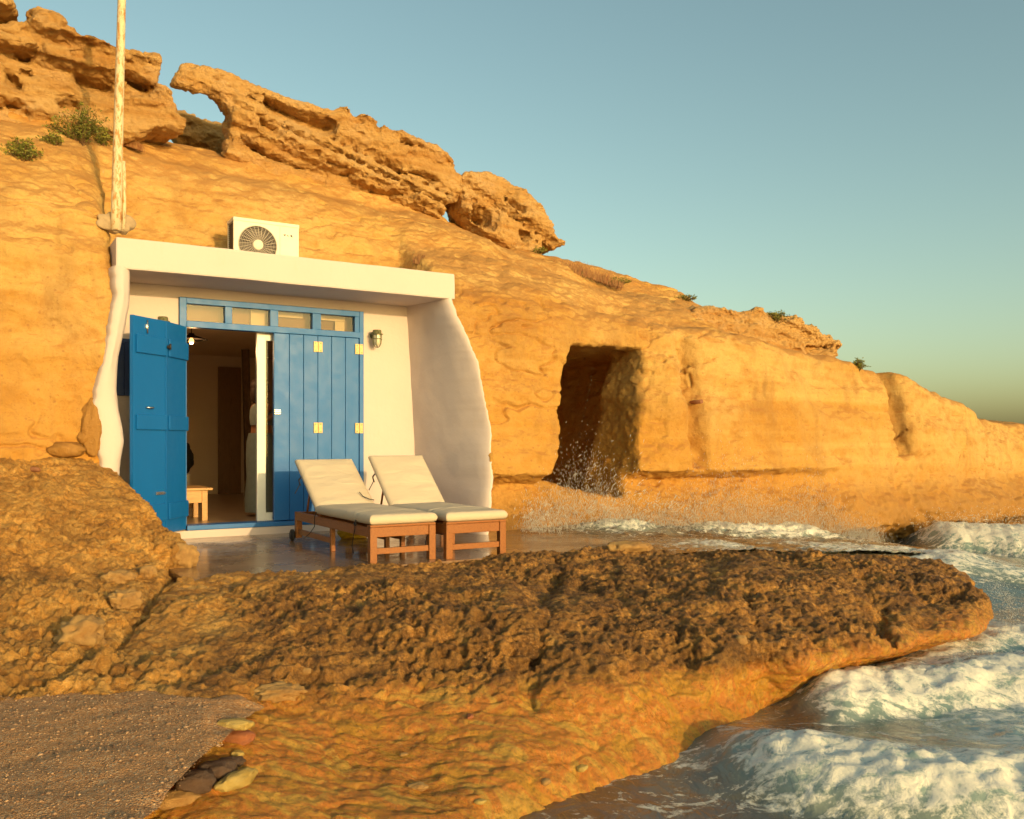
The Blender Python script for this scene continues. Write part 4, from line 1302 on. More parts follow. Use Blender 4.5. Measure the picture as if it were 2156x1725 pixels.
# closed right shutter: two leaves of three boards
be = [576.5, 609, 639, 669, 698, 727, 755.5]
bu = [uat(x, 0.03) for x in be]
for leaf in range(2):
    sh = empty('folding_shutter', (0, 0, 0)); sh.parent = house
    for k in range(3):
        i = leaf * 3 + k
        hb('board', bu[i] + 0.0025, bu[i + 1] - 0.0025, 0.036 + random.uniform(-0.001, 0.001), -0.012, 0.745, 2.858, M_BLUE, sh, 0.004)
    hb('backing', bu[leaf * 3] + 0.006, bu[leaf * 3 + 3] - 0.006, -0.0125, -0.030, 0.76, 2.85, M_BLUE_DK, sh, 0)
    for z in (2.73, 1.795):
        hu = bu[leaf * 3 + 3]
        m = MB()
        m.box(hu - 0.052, hu - 0.002, -0.049 - 0.004 * leaf, -0.0395, z - 0.06 - HZ, z + 0.06 - HZ)
        m.box(hu + 0.002, hu + (0.052 if leaf == 0 else 0.047), -0.049 - 0.004 * leaf, -0.0395, z - 0.06 - HZ, z + 0.06 - HZ)
        hg = m.build('hinge', M_BRASS, sh, 0.002)
        for sx in (-0.030, 0.030):
            for sz in (-0.04, 0.04):
                m = MB()
                m.lathe([(0.0, -0.0525 - 0.004 * leaf), (0.004, -0.052 - 0.004 * leaf), (0.005, -0.049 - 0.004 * leaf)], 8, (hu + sx, 0, z + sz - HZ), 'y')
                m.build('screw', M_DARKMETAL, hg)
    if leaf == 0:
        m = MB()
        zl = at_n(583, 867, 0.03)[1]
        for k in range(3):
            m.box(bu[0] + 0.004, bu[0] + 0.075, -0.048, -0.038, zl + 0.012 - k * 0.02 - HZ, zl + 0.024 - k * 0.02 - HZ)
        m.build('latch', M_STEEL, sh, 0.002)
# open left shutter: two leaves folded back against the jamb
def open_leaf(pa, pb, handle):
    (ua_, na), (ub_, nb_) = pa, pb
    L = math.hypot(ub_ - ua_, nb_ - na)
    ang = math.atan2(-(nb_ - na), ub_ - ua_)
    sh = empty('folding_shutter', (ua_, -na, 0.70 - HZ), ang); sh.parent = house
    Ht = 2.16
    # the inner face looks along local +y
    MB().box(0.002, L - 0.002, -0.012, 0.02, 0, Ht).build('panel', M_BLUE_IN, sh, 0.004)
    MB().box(0.002, 0.028, -0.020, -0.0125, 0, Ht).build('edge_strip', M_BLUE_IN, sh, 0.003)
    for z0, z1 in ((0.14, 0.31), (1.05, 1.20), (1.80, 1.98)):
        MB().box(0.045, L - (0.004 if handle else -0.012), -0.036, -0.0125, z0, z1).build('batten', M_BLUE_IN, sh, 0.009)
    if handle:
        m = MB()
        m.tube([(0.19, -0.013, 1.27), (0.20, -0.036, 1.27), (0.235, -0.042, 1.27), (0.27, -0.036, 1.27), (0.28, -0.013, 1.27)], 0.010, 8)
        m.build('handle', M_STEEL, sh)
        m = MB()
        m.tube([(0.20, -0.024, 2.0), (0.20, -0.024, 2.13)], 0.008, 8)
        m.box(0.18, 0.22, -0.022, -0.0125, 2.05, 2.09)
        m.build('bolt', M_STEEL, sh)
        m = MB().box(0.33, 0.45, -0.024, -0.0125, 0.40, 0.43)
        m.tube([(0.32, -0.028, 0.415), (0.46, -0.028, 0.415)], 0.008, 8)
        m.build('latch', M_STEEL, sh, 0.002)
    else:
        m = MB().box(-0.02, 0.04, -0.048, -0.0365, 1.88, 1.91)
        m.tube([(0.03, -0.046, 1.87), (0.03, -0.046, 1.93)], 0.010, 8)
        m.build('hook', M_DARKMETAL, sh)
    return sh
MID = (-0.215, 0.425)
open_leaf((-0.575, 0.735), (MID[0] - 0.004, MID[1] - 0.004), True)
open_leaf(MID, (0.055, 0.062), False)
# small blue shuttered window in the recess at the left
ws = empty('window_shutter', (0, 0, 0)); ws.parent = house
for k in range(4):
    hb('board', -1.02 + k * 0.16, -1.02 + k * 0.16 + 0.157, 0.035, 0.003, 2.11, 2.66, M_BLUE_DK, ws, 0.003)
hb('frame_rail', -1.05, -0.34, 0.042, 0.003, 2.6605, 2.70, M_BLUE_DK, ws, 0.003)

# ------------------------------------------------------------------ wall lamps
def wall_lamp(px, py, label):
    u, z = at_n(px, py, 0.12)
    L = empty('wall_lamp', Wd(u, 0, z), ANG)
    tag(L, label, 'lamp', 'caged bulkhead lamps')
    MB().lathe([(0.0, 0.0), (0.045, 0.0), (0.045, -0.02), (0.03, -0.03)], 20, (0, -0.001, 0.02), 'y').build('wall_plate', M_VERDI, L)
    MB().tube([(0, -0.02, 0.02), (0, -0.07, 0.03), (0, -0.10, 0.035)], 0.016, 10).build('arm', M_VERDI, L)
    MB().lathe([(0.0, 0.075), (0.045, 0.073), (0.052, 0.065), (0.052, 0.035), (0.07, 0.028), (0.072, 0.018), (0.045, 0.015)], 24, (0, -0.12, 0)).build('cap', M_VERDI, L)
    MB().lathe([(0.043, 0.015), (0.045, -0.03), (0.042, -0.07), (0.030, -0.10), (0.012, -0.115), (0.0, -0.117)], 20, (0, -0.12, 0)).build('glass', M_LAMPGLASS, L)
    m = MB()
    for k in range(6):
        a = k * math.pi / 3
        pts = [(0.055 * math.cos(a) * s, -0.12 + 0.055 * math.sin(a) * s, zz) for s, zz in ((1.0, 0.02), (1.02, -0.05), (0.92, -0.09), (0.6, -0.122), (0.15, -0.135))]
        m.tube(pts, 0.0035, 6)
    for zz, r_ in ((-0.035, 0.056),):
        m.tube([(r_ * math.cos(a), -0.12 + r_ * math.sin(a), zz) for a in np.linspace(0, 2 * math.pi, 20)[:-1]], 0.004, 6, closed=True)
    m.build('cage', M_VERDI, L)
wall_lamp(794, 708, 'weathered bronze caged lamp on the white wall right of the door')
wall_lamp(343, 682, 'bronze caged lamp mostly hidden behind the open blue shutter')

# ------------------------------------------------------------------ air conditioner on the canopy
def air_con():
    n_f = 0.0
    u0, zt = at_n(492, 467, n_f)
    u1 = at_n(629, 480, n_f)[0]
    b = empty('air_conditioner', Wd(u0, n_f, 3.594), ANG)
    tag(b, 'cream outdoor air conditioner with round fan grille on the white canopy', 'air conditioner')
    W_, H_, D_ = u1 - u0, 0.52, 0.28
    fu, fz = at_n(543, 516, n_f)
    fx, fzz, fr_ = fu - u0, fz - 3.594, 0.212
    # casing front with a round opening
    m = MB()
    K = 40
    rect = []
    x0, x1, z0, z1 = 0.0, W_, 0.03, H_
    for k in range(K):
        a = 2 * math.pi * (k + 0.5) / K
        c, s = math.cos(a), math.sin(a)
        t = min(((x1 - fx) if c > 0 else (fx - x0)) / max(abs(c), 1e-6), ((z1 - fzz) if s > 0 else (fzz - z0)) / max(abs(s), 1e-6))
        rect.append((fx + c * t, fzz + s * t))
    cir = [(fx + fr_ * math.cos(2 * math.pi * (k + 0.5) / K), fzz + fr_ * math.sin(2 * math.pi * (k + 0.5) / K)) for k in range(K)]
    P = [(x, 0, z) for x, z in rect] + [(x, 0, z) for x, z in cir] + [(x, 0.03, z) for x, z in cir]
    m.add(P, [(k, (k + 1) % K, K + (k + 1) % K, K + k) for k in range(K)] + [(K + k, K + (k + 1) % K, 2 * K + (k + 1) % K, 2 * K + k) for k in range(K)])
    # corner fills
    for cx, cz_ in ((x0, z0), (x1, z0), (x1, z1), (x0, z1)):
        ds = sorted(range(K), key=lambda k: (rect[k][0] - cx) ** 2 + (rect[k][1] - cz_) ** 2)[:2]
        m.add([(cx, 0, cz_), (rect[ds[0]][0], 0, rect[ds[0]][1]), (rect[ds[1]][0], 0, rect[ds[1]][1])], [(0, 1, 2)])
    m.build('front_panel', M_CASE, b)
    MB().box(0.0, W_, 0.0005, 0.05, 0.03, 0.034).build('lower_edge', M_CASE, b)
    MB().box(-0.006, W_ + 0.006, -0.006, D_ + 0.004, H_ - 0.035, H_ + 0.006).build('top_cover', M_CASE, b, 0.008)
    MB().box(W_ - 0.002, W_, 0.001, D_, 0.03, H_ - 0.036).build('side_panel', M_CASE, b)
    m = MB().box(0.0, 0.035, 0.001, 0.03, 0.03, H_ - 0.036)
    m.box(0.0, 0.02, D_ - 0.03, D_, 0.03, H_ - 0.036)
    m.build('corner_post', M_CASE, b)
    m = MB()
    for k in range(20):
        m.box(0.006, 0.014, 0.031, D_ - 0.031, 0.035 + k * 0.0225, 0.045 + k * 0.0225)
    m.build('coil_fin', M_CASE_DK, b)
    MB().box(0.016, W_ - 0.004, 0.10, D_, 0.032, H_ - 0.037).build('inner_body', M_CASE_DK, b)
    for sx in (0.06, W_ - 0.14):
        MB().box(sx, sx + 0.07, 0.02, D_ + 0.03, 0.0, 0.029).build('foot', M_CASE, b, 0.003)
    m = MB()
    for k in range(9):
        r_ = 0.068 + k * (fr_ - 0.072) / 8.0
        m.tube([(fx + r_ * math.cos(a), -0.002 - 0.010 * (1 - (r_ / fr_) ** 2), fzz + r_ * math.sin(a)) for a in np.linspace(0, 2 * math.pi, 41)[:-1]], 0.0022, 5, closed=True)
    for k in range(28):
        a = 2 * math.pi * k / 28
        a2 = a + 0.22
        m.tube([(fx + 0.06 * math.cos(a), -0.013, fzz + 0.06 * math.sin(a)), (fx + fr_ * math.cos(a2), -0.001, fzz + fr_ * math.sin(a2))], 0.0036, 5)
    m.tube([(fx + fr_ * math.cos(a), -0.002, fzz + fr_ * math.sin(a)) for a in np.linspace(0, 2 * math.pi, 49)[:-1]], 0.006, 6, closed=True)
    g = m.build('fan_grille', mk_simple('grille_wire', (0.52, 0.45, 0.36), 0.5), b)
    MB().lathe([(0.0, -0.022), (0.05, -0.020), (0.058, -0.014), (0.058, -0.004)], 28, (fx, 0, fzz), 'y').build('hub_cap', M_CASE, g)
    m = MB()
    for k in range(3):
        a = 2 * math.pi * k / 3 + 0.4
        pts = []
        for rr in (0.05, 0.12, 0.19):
            for da, dy in ((-0.35, 0.045), (0.35, 0.075)):
                pts.append((fx + rr * math.cos(a + da), dy, fzz + rr * math.sin(a + da)))
        m.add(pts, [(0, 1, 3, 2), (2, 3, 5, 4)])
    m.build('fan_blade', M_DARKMETAL, b)
    sx = fx + fr_ + 0.035
    MB().box(sx, sx + 0.003, -0.0025, -0.0005, 0.04, H_ - 0.05).build('panel_seam', mk_simple('dull_tan_seam', (0.42, 0.37, 0.27), 0.7), b)  # thin tan strip, darker than the casing, along the panel joint
    # the maker's mark reads only as three small dark scrawls
    M_INK = mk_simple('logo_ink', (0.06, 0.05, 0.045), 0.6)
    lz = at_n(608, 497, n_f)[1] - 3.594
    lu = at_n(596, 497, n_f)[0] - u0
    m = MB()
    m.add([(lu, -0.002, lz + 0.008), (lu + 0.034, -0.002, lz + 0.012), (lu + 0.02, -0.002, lz - 0.010)], [(0, 1, 2)])
    m.add([(lu + 0.046, -0.002, lz + 0.006), (lu + 0.052, -0.002, lz + 0.008), (lu + 0.070, -0.002, lz - 0.008), (lu + 0.048, -0.002, lz - 0.006)], [(0, 1, 2, 3)])
    m.lathe([(0.0, -0.0025), (0.011, -0.002)], 14, (lu + 0.094, 0, lz + 0.003), 'y')
    m.lathe([(0.0, -0.0028), (0.007, -0.0022)], 12, (lu + 0.103, 0, lz - 0.008), 'y')
    m.build('logo', M_INK, b)
air_con()

# ------------------------------------------------------------------ flagpole
def flagpole():
    u, z = at_n(244, 452, 0.42)
    z -= 0.06
    b = empty('flagpole', Wd(u, 0.42, z), ANG)
    tag(b, 'rust-flecked white pole leaning above the house corner', 'pole')
    u2, z2 = at_n(257, -30, 0.42)
    top = Vector((u2 - u, 0, z2 - z)) * 1.25
    pts = [Vector((0, 0, -0.1)) + (top - Vector((0, 0, -0.1))) * t for t in np.linspace(0, 1, 14)]
    MB().tube(pts, [0.052 - 0.018 * t for t in np.linspace(0, 1, 14)], 20).build('pole', M_POLE, b)
    q = [pts[0] + Vector((0.068, 0.0, 0.02)), pts[1] + Vector((0.072, 0.0, 0)), pts[2] + Vector((0.066, 0, 0)), pts[3] + Vector((0.055, 0, 0))]
    MB().tube(q, 0.017, 10).build('side_pipe', M_POLE, b)
    g = np.random.default_rng(9)
    bm = bmesh.new()
    bmesh.ops.create_icosphere(bm, subdivisions=4, radius=1.0)
    me = bpy.data.meshes.new('footing')
    for v in bm.verts:
        nn = 1 + 0.22 * math.sin(v.co.x * 4 + v.co.z * 3) * math.cos(v.co.y * 3 + v.co.x * 5)
        v.co = Vector((v.co.x * 0.17 * nn, v.co.y * 0.06 * nn, v.co.z * 0.10 * nn + 0.35 * v.co.y * 0.09))
    bm.to_mesh(me); bm.free()
    for p in me.polygons: p.use_smooth = True
    link('footing', me, M_CEMENT, b, (0.01, 0.05, -0.02))
flagpole()

# ------------------------------------------------------------------ sun loungers
def pillow(w_, l_, t_, name, parent, seams=(), wr=0.004, seed=0):
    def axis(L, n):
        r = 0.05
        e = r * (1 - np.cos(np.linspace(0, math.pi / 2, 6)))
        return np.concatenate([e, np.linspace(r, L - r, n)[1:-1], L - e[::-1]])
    xs, ys = axis(w_, 22), axis(l_, 44)
    X, Y = np.meshgrid(xs, ys, indexing='ij')
    e = np.minimum(np.minimum(X, w_ - X), np.minimum(Y, l_ - Y))
    r = 0.05
    q = np.clip(e / r, 0, 1)
    hh = t_ / 2 * np.sqrt(np.clip(1 - (1 - q) ** 2.6, 0, 1))
    P = np.stack([X.ravel(), Y.ravel(), 0 * X.ravel()], 1).astype(np.float32)
    nz = fbm(P + seed, (3, 7, 1), 3, seed).reshape(X.shape)
    top = hh + np.clip(e / 0.15, 0, 1) * (0.012 + wr * 1.6 * nz)
    for sy in seams:
        top -= 0.022 * np.exp(-((Y - sy) / 0.012) ** 2)
        top += 0.006 * np.exp(-((np.abs(Y - sy) - 0.04) / 0.02) ** 2)
    nx, ny = X.shape
    Vt = np.stack([X, Y, top], 2).reshape(-1, 3)
    Vb = np.stack([X, Y, -hh], 2).reshape(-1, 3)
    idx = np.arange(nx * ny).reshape(nx, ny)
    Qt = np.stack([idx[:-1, :-1], idx[1:, :-1], idx[1:, 1:], idx[:-1, 1:]], 2).reshape(-1, 4)
    me = np_mesh(name, np.concatenate([Vt, Vb]), np.concatenate([Qt, Qt[:, ::-1] + nx * ny]))
    bm = bmesh.new(); bm.from_mesh(me)
    bmesh.ops.remove_doubles(bm, verts=bm.verts, dist=0.0004)
    bm.to_mesh(me); bm.free()
    return link(name, me, M_CUSH, parent)
def lounger(u0, n_front, width, hinge, back_len, angle, label, seed):
    b = empty('sun_lounger', Wd(u0, n_front, HZ), ANG)
    tag(b, label, 'sun lounger', 'sun loungers on the terrace')
    L_, H_, lw = 2.05, 0.305, 0.062
    for sx in (0, width - 0.035):
        MB().box(sx, sx + 0.035, 0.064, L_ - 0.064, H_ - 0.085, H_).build('side_rail', M_TEAK, b, 0.004)
    for y0 in (0.012, L_ - 0.05):
        MB().box(lw + 0.001, width - lw - 0.001, y0, y0 + 0.035, H_ - 0.085, H_ - 0.002).build('end_rail', M_TEAK, b, 0.004)
    MB().box(0.0, width, 0.0, 0.075, H_ + 0.001, H_ + 0.02).build('end_cap', M_TEAK, b, 0.004)
    for x in (0, width - lw):
        for y in (0.0, L_ - lw):
            MB().box(x, x + lw, y, y + lw, 0.0 if y == 0 else 0.035, H_).build('leg', M_TEAK, b, 0.004)
        MB().box(x + 0.012, x + 0.052, 0.98, 1.03, 0.0, H_ - 0.086).build('leg', M_TEAK, b, 0.004)
        MB().box(x + 0.015, x + 0.048, 1.031, L_ - lw - 0.001, 0.075, 0.125).build('stretcher', M_TEAK, b, 0.003)
    MB().box(lw + 0.001, width - lw - 0.001, 0.015, 0.045, 0.075, 0.125).build('stretcher', M_TEAK, b, 0.003)
    for k in range(9):
        y = 0.10 + k * 0.145
        MB().box(0.036, width - 0.036, y, y + 0.075, H_ - 0.03, H_ - 0.008).build('slat', M_TEAK, b, 0.003)
    for x in (-0.035, width + 0.003):
        wl_ = MB().lathe([(0.0, 0.0), (0.05, 0.0), (0.06, 0.006), (0.06, 0.026), (0.05, 0.032), (0.0, 0.032)], 24, (x, L_ + 0.02, 0.06), 'x').build('wheel', M_RUBBER, b)
        MB().lathe([(0.0, -0.003), (0.03, -0.002), (0.032, 0.002)], 20, (x, L_ + 0.02, 0.06), 'x').build('hub', M_DARKMETAL, wl_)
    # backrest
    br = empty('backrest', (0, hinge, H_ + 0.005)); br.parent = b
    br.rotation_euler = (angle, 0, 0)
    for x in (0.04, width - 0.075):
        MB().box(x, x + 0.035, 0, back_len, -0.03, 0.0).build('back_stile', M_TEAK, br, 0.003)
    for k in range(6):
        y = 0.03 + k * (back_len - 0.1) / 5
        MB().box(0.0755, width - 0.0755, y, y + 0.06, -0.026, -0.004).build('slat', M_TEAK, br, 0.003)
    c2 = pillow(width + 0.01, back_len + 0.05, 0.075, 'back_cushion', br, (), 0.010, seed)
    c2.location = (-0.005, 0.0, 0.042)
    c1 = pillow(width + 0.02, hinge + 0.035, 0.085, 'seat_cushion', b, (0.34,), 0.009, seed + 3)
    c1.location = (-0.01, -0.015, H_ + 0.062)
    # prop bar
    y1, z1 = hinge + 0.55 * back_len * math.cos(angle), H_ + 0.55 * back_len * math.sin(angle)
    for x in (0.055, width - 0.09):
        MB().tube([(x, y1, z1 - 0.02), (x, y1 + 0.10, H_ - 0.02)], 0.011, 8).build('prop', M_TEAK, b)
    # cushion ties
    def tie(pts, r_=0.0045):
        MB().tube(pts, r_, 6).build('tie', M_CORD, b)
    yb, zb = hinge + 0.72 * back_len * math.cos(angle), H_ + 0.72 * back_len * math.sin(angle)
    tie([(0.0, yb, zb + 0.04), (-0.025, yb + 0.01, zb + 0.01), (-0.02, yb - 0.01, zb - 0.04), (-0.05, yb, zb - 0.10), (-0.07, yb - 0.01, zb - 0.13)])
    tie([(0.0, yb, zb + 0.035), (-0.03, yb - 0.02, zb + 0.0), (-0.015, yb - 0.03, zb - 0.05)])
    tie([(0.0, hinge - 0.02, H_ + 0.06), (-0.02, hinge, H_ + 0.0), (-0.015, hinge + 0.02, H_ - 0.10), (-0.05, hinge + 0.06, H_ - 0.17), (-0.10, hinge + 0.09, H_ - 0.22)])
    tie([(0.0, 0.32, H_ + 0.05), (-0.018, 0.31, H_ + 0.02), (-0.02, 0.30, H_ - 0.03), (-0.01, 0.36, H_ - 0.10), (0.0, 0.42, H_ - 0.20), (0.03, 0.46, H_ - 0.27)])
    tie([(0.0, 0.315, H_ + 0.045), (-0.022, 0.29, H_ + 0.03), (-0.02, 0.26, H_ + 0.012), (-0.02, 0.30, H_ - 0.005), (-0.018, 0.33, H_ + 0.02)], 0.006)
    if seed == 2:
        y, z = hinge + 0.06 * math.cos(angle), H_ + 0.16
        tie([(width * 0.78, y + 0.05, z + 0.06), (width * 0.82, y + 0.01, z + 0.015), (width * 0.9, y - 0.04, z - 0.01), (width * 0.97, y - 0.06, z - 0.02)])
    return b
lounger(0.985, 2.93, 0.615, 1.36, 0.80, R(35), 'nearer teak lounger with cream cushion, its wheel before the blue door', 2)
lounger(1.67, 3.0, 0.610, 1.20, 0.76, R(41), 'farther teak lounger with cream cushion beside the white jamb', 9)

# ------------------------------------------------------------------ small things on the terrace
def blob(name, mat, loc, size, seed=0, amp=0.22, sub=4, parent=None, rot=0.0, freq=1.4, flat=None):
    bm = bmesh.new()
    bmesh.ops.create_icosphere(bm, subdivisions=sub, radius=1.0)
    P = np.array([v.co[:] for v in bm.verts], dtype=np.float32)
    nz = fbm(P + seed * 3.7, freq, 4, seed)
    P2 = P * (1 + amp * 1.6 * nz)[:, None]
    P2 = np.sign(P2) * np.abs(P2) ** 0.88
    if flat is not None:
        P2[:, 2] = np.minimum(P2[:, 2], flat)
    me = bpy.data.meshes.new(name)
    for v, p in zip(bm.verts, P2):
        v.co = (p[0] * size[0], p[1] * size[1], p[2] * size[2])
    bm.to_mesh(me); bm.free()
    for p in me.polygons: p.use_smooth = True
    o = link(name, me, mat, parent, loc)
    o.rotation_euler = (0, 0, rot)
    return o
p = at_z(745, 1133, HZ)
bag = blob('dry_bag', M_YELLOW, (p.x, p.y, HZ + 0.055), (0.17, 0.10, 0.07), 3, 0.18, 4, None, 0.5)
tag(bag, 'small yellow bag lying on the wet floor behind the nearer lounger', 'bag')
# low wooden side table behind the farther lounger
u0_, z0_ = at_n(945, 1072, 1.10); u1_, z1_ = at_n(997, 1078, 1.10)
st_ = empty('side_table', Wd(u1_ - 0.42, 1.10, HZ), ANG)
tag(st_, 'low reddish wooden side table behind the farther lounger', 'table')
tz_ = z1_ - HZ
MB().box(0.0, 0.42, 0.0, 0.40, tz_ - 0.02, tz_).build('table_top', M_DRIFT, st_, 0.004)
for x in (0.02, 0.36):
    for y in (0.02, 0.34):
        MB().box(x, x + 0.04, y, y + 0.04, 0, tz_ - 0.0205).build('leg', M_DRIFT, st_, 0.003)
# plank leaning in the recess behind the left jamb
pk = MB().bar((0, 0, 0), (-0.25, 0.10, 0.95), 0.10, 0.025).build('leaning_plank', M_DRIFT, None, 0.003, Wd(-0.46, 0.30, HZ + 0.005), ANG)
tag(pk, 'brown plank leaning in the shaded recess beside the left jamb', 'plank')

# ------------------------------------------------------------------ inside the room
pt = at_z(432, 1096, RZ)
tu, tn, _ = to_unz(pt)
ct = empty('coffee_table', Wd(tu - 0.66, tn + 0.02, RZ), ANG)
tag(ct, 'sunlit rough pine coffee table just inside the open door', 'table')
for x in (0.0, 0.62):
    for y in (0.0, 0.52):
        MB().box(x, x + 0.065, y, y + 0.065, 0.0, 0.365).build('leg', M_PINE, ct, 0.004)
MB().box(-0.05, 0.735, -0.05, 0.64, 0.366, 0.395).build('table_top', M_PINE, ct, 0.006)
for y in (0.008, 0.547):
    MB().box(0.0655, 0.6195, y, y + 0.03, 0.215, 0.3655).build('apron', M_PINE, ct, 0.004)
MB().box(0.0655, 0.6195, 0.55, 0.58, 0.12, 0.17).build('stretcher', M_PINE, ct, 0.003)
MB().box(0.63, 0.66, 0.0655, 0.5195, 0.215, 0.3655).build('apron', M_PINE, ct, 0.004)
# pale chair with a black jacket on its back
pc = at_z(400, 1062, RZ)
cu, cn, _ = to_unz(pc)
ch = empty('chair', Wd(cu - 0.42, cn, RZ), ANG)
tag(ch, 'pale chair behind the coffee table, mostly hidden by the shutter', 'chair')
for x in (0.0, 0.38):
    for y in (0.0, 0.36):
        MB().box(x, x + 0.04, y, y + 0.04, 0.0, 0.43 if y == 0 else 0.88).build('leg', M_STRAW, ch, 0.004)
MB().box(-0.01, 0.43, -0.01, 0.41, 0.431, 0.46).build('seat', M_STRAW, ch, 0.006)
for z in (0.6, 0.78):
    MB().box(0.041, 0.379, 0.37, 0.39, z, z + 0.06).build('back_slat', M_STRAW, ch, 0.003)
jk = blob('jacket', M_CLOTH_BK, Wd(cu - 0.16, cn - 0.34, RZ + 0.70), (0.27, 0.09, 0.30), 8, 0.20, 4, None, ANG, 2.2)
tag(jk, 'black jacket hung over the back of the pale chair', 'jacket')
# pendant lamp
lu_, lz_ = at_n(403, 718, -1.5)
pd = empty('pendant_lamp', Wd(lu_, -1.5, lz_), ANG)
tag(pd, 'dark plate-shaped pendant lamp with a lit bulb inside the doorway', 'lamp')
MB().lathe([(0.0, 0.095), (0.03, 0.095), (0.045, 0.07), (0.19, 0.022), (0.195, 0.015), (0.05, 0.055), (0.0, 0.06)], 32).build('shade', M_DARKMETAL, pd)
MB().tube([(0, 0, 0.09), (0, 0, 3.2 - lz_)], 0.006, 6).build('cord', M_CORD, pd)
MB().lathe([(0.0, 0.058), (0.016, 0.055), (0.016, 0.03), (0.03, 0.005), (0.03, -0.015), (0.018, -0.035), (0.0, -0.04)], 20).build('bulb', M_BULB, pd)

bl = bpy.data.lights.new('bulb_light', 'POINT')
bl.energy = 16.0
bl.color = (1.0, 0.55, 0.22)
bl.shadow_soft_size = 0.04
blo = bpy.data.objects.new('bulb_light', bl)
COL.objects.link(blo)
blo.parent = pd
blo.location = (0, 0, -0.08)

# person standing behind the sliding door, arm raised
def person():
    pp = at_z(549, 1086, RZ)
    b = empty('person', (pp.x, pp.y, RZ), ANG + 0.25)
    tag(b, 'person in pale blue trousers standing inside with one arm bent up', 'person')
    J = {  # x right, y away, z up; figure faces +x
        'pel': ((0, 0, 0.95), 0.135), 'wa': ((0, 0, 1.10), 0.115), 'ch': ((0.01, 0, 1.30), 0.135), 'nk': ((0.0, 0, 1.46), 0.055), 'hd': ((0.03, 0, 1.58), 0.085), 'ht': ((0.03, 0, 1.68), 0.07),
        'sL': ((0.0, -0.17, 1.40), 0.058), 'eL': ((-0.17, -0.20, 1.17), 0.045), 'wL': ((0.12, -0.22, 1.32), 0.030), 'mL': ((0.16, -0.20, 1.38), 0.034), 'fL': ((0.19, -0.18, 1.44), 0.018),
        'sR': ((0.0, 0.17, 1.40), 0.058), 'eR': ((0.06, 0.22, 1.14), 0.043), 'wR': ((0.24, 0.10, 1.26), 0.030), 'mR': ((0.29, 0.06, 1.30), 0.034), 'fR': ((0.33, 0.03, 1.33), 0.018),
        'hL': ((0, -0.09, 0.90), 0.10), 'kL': ((0.01, -0.10, 0.50), 0.065), 'aL': ((-0.02, -0.10, 0.09), 0.042), 'tL': ((0.12, -0.11, 0.03), 0.033),
        'hR': ((0, 0.09, 0.90), 0.10), 'kR': ((0.03, 0.10, 0.50), 0.065), 'aR': ((0.0, 0.10, 0.09), 0.042), 'tR': ((0.14, 0.11, 0.03), 0.033)}
    E = [('pel', 'wa'), ('wa', 'ch'), ('ch', 'nk'), ('nk', 'hd'), ('hd', 'ht'), ('ch', 'sL'), ('sL', 'eL'), ('eL', 'wL'), ('wL', 'mL'), ('mL', 'fL'), ('ch', 'sR'), ('sR', 'eR'), ('eR', 'wR'), ('wR', 'mR'), ('mR', 'fR'),
         ('pel', 'hL'), ('hL', 'kL'), ('kL', 'aL'), ('aL', 'tL'), ('pel', 'hR'), ('hR', 'kR'), ('kR', 'aR'), ('aR', 'tR')]
    names = list(J)
    me = bpy.data.meshes.new('body')
    bm = bmesh.new()
    sk = bm.verts.layers.skin.verify()
    vv = {}
    for k in names:
        v = bm.verts.new(J[k][0])
        v[sk].radius = (J[k][1], J[k][1])
        v[sk].use_root = (k == 'pel')
        vv[k] = v
    # fingers
    for s, base in (('L', 'mL'), ('R', 'mR')):
        bp = Vector(J[base][0])
        for q in range(4):
            t = bm.verts.new(bp + Vector((0.03 + 0.006 * q, -0.024 + 0.016 * q, 0.035)))
            t2 = bm.verts.new(bp + Vector((0.05 + 0.004 * q, -0.026 + 0.017 * q, 0.05 - 0.004 * q)))
            for x in (t, t2):
                x[sk].radius = (0.009, 0.009)
            bm.edges.new((vv[base], t)); bm.edges.new((t, t2))
    for a, c in E:
        bm.edges.new((vv[a], vv[c]))
    bm.to_mesh(me); bm.free()
    o = link('body', me, M_SKIN, b)
    o.modifiers.new('skin', 'SKIN').use_smooth_shade = True
    o.modifiers.new('sub', 'SUBSURF').render_levels = 2
    def sleeve(name, rings, mat):
        m = MB()
        n = 20
        P = []
        for (cx, cy, cz_, rx, ry) in rings:
            for k in range(n):
                a = 2 * math.pi * k / n
                wv = 1 + 0.04 * math.sin(a * 5 + cz_ * 9)
                P.append((cx + rx * wv * math.cos(a), cy + ry * wv * math.sin(a), cz_))
        m.add(P, [(i * n + k, i * n + (k + 1) % n, (i + 1) * n + (k + 1) % n, (i + 1) * n + k) for i in range(len(rings) - 1) for k in range(n)], True)
        return m.build(name, mat, b)
    sleeve('trousers', [(-0.01, 0, 1.06, 0.135, 0.165), (0, 0, 0.95, 0.16, 0.20), (0, 0, 0.80, 0.165, 0.215), (0.0, 0, 0.5, 0.17, 0.22), (0.0, 0, 0.2, 0.18, 0.235), (0.01, 0, 0.05, 0.185, 0.24)], M_TROUSER)
    sleeve('top', [(0.01, 0, 1.16, 0.135, 0.165), (0.015, 0, 1.26, 0.15, 0.178), (0.01, 0, 1.36, 0.135, 0.165), (0.005, 0, 1.43, 0.09, 0.12)], M_TROUSER)
    blob('hair', M_HAIR, (-0.015, 0, 1.655), (0.112, 0.105, 0.115), 4, 0.08, 3, b)
    blob('hair_back', M_HAIR, (-0.075, 0, 1.56), (0.06, 0.075, 0.12), 6, 0.08, 3, b)
    m = MB()
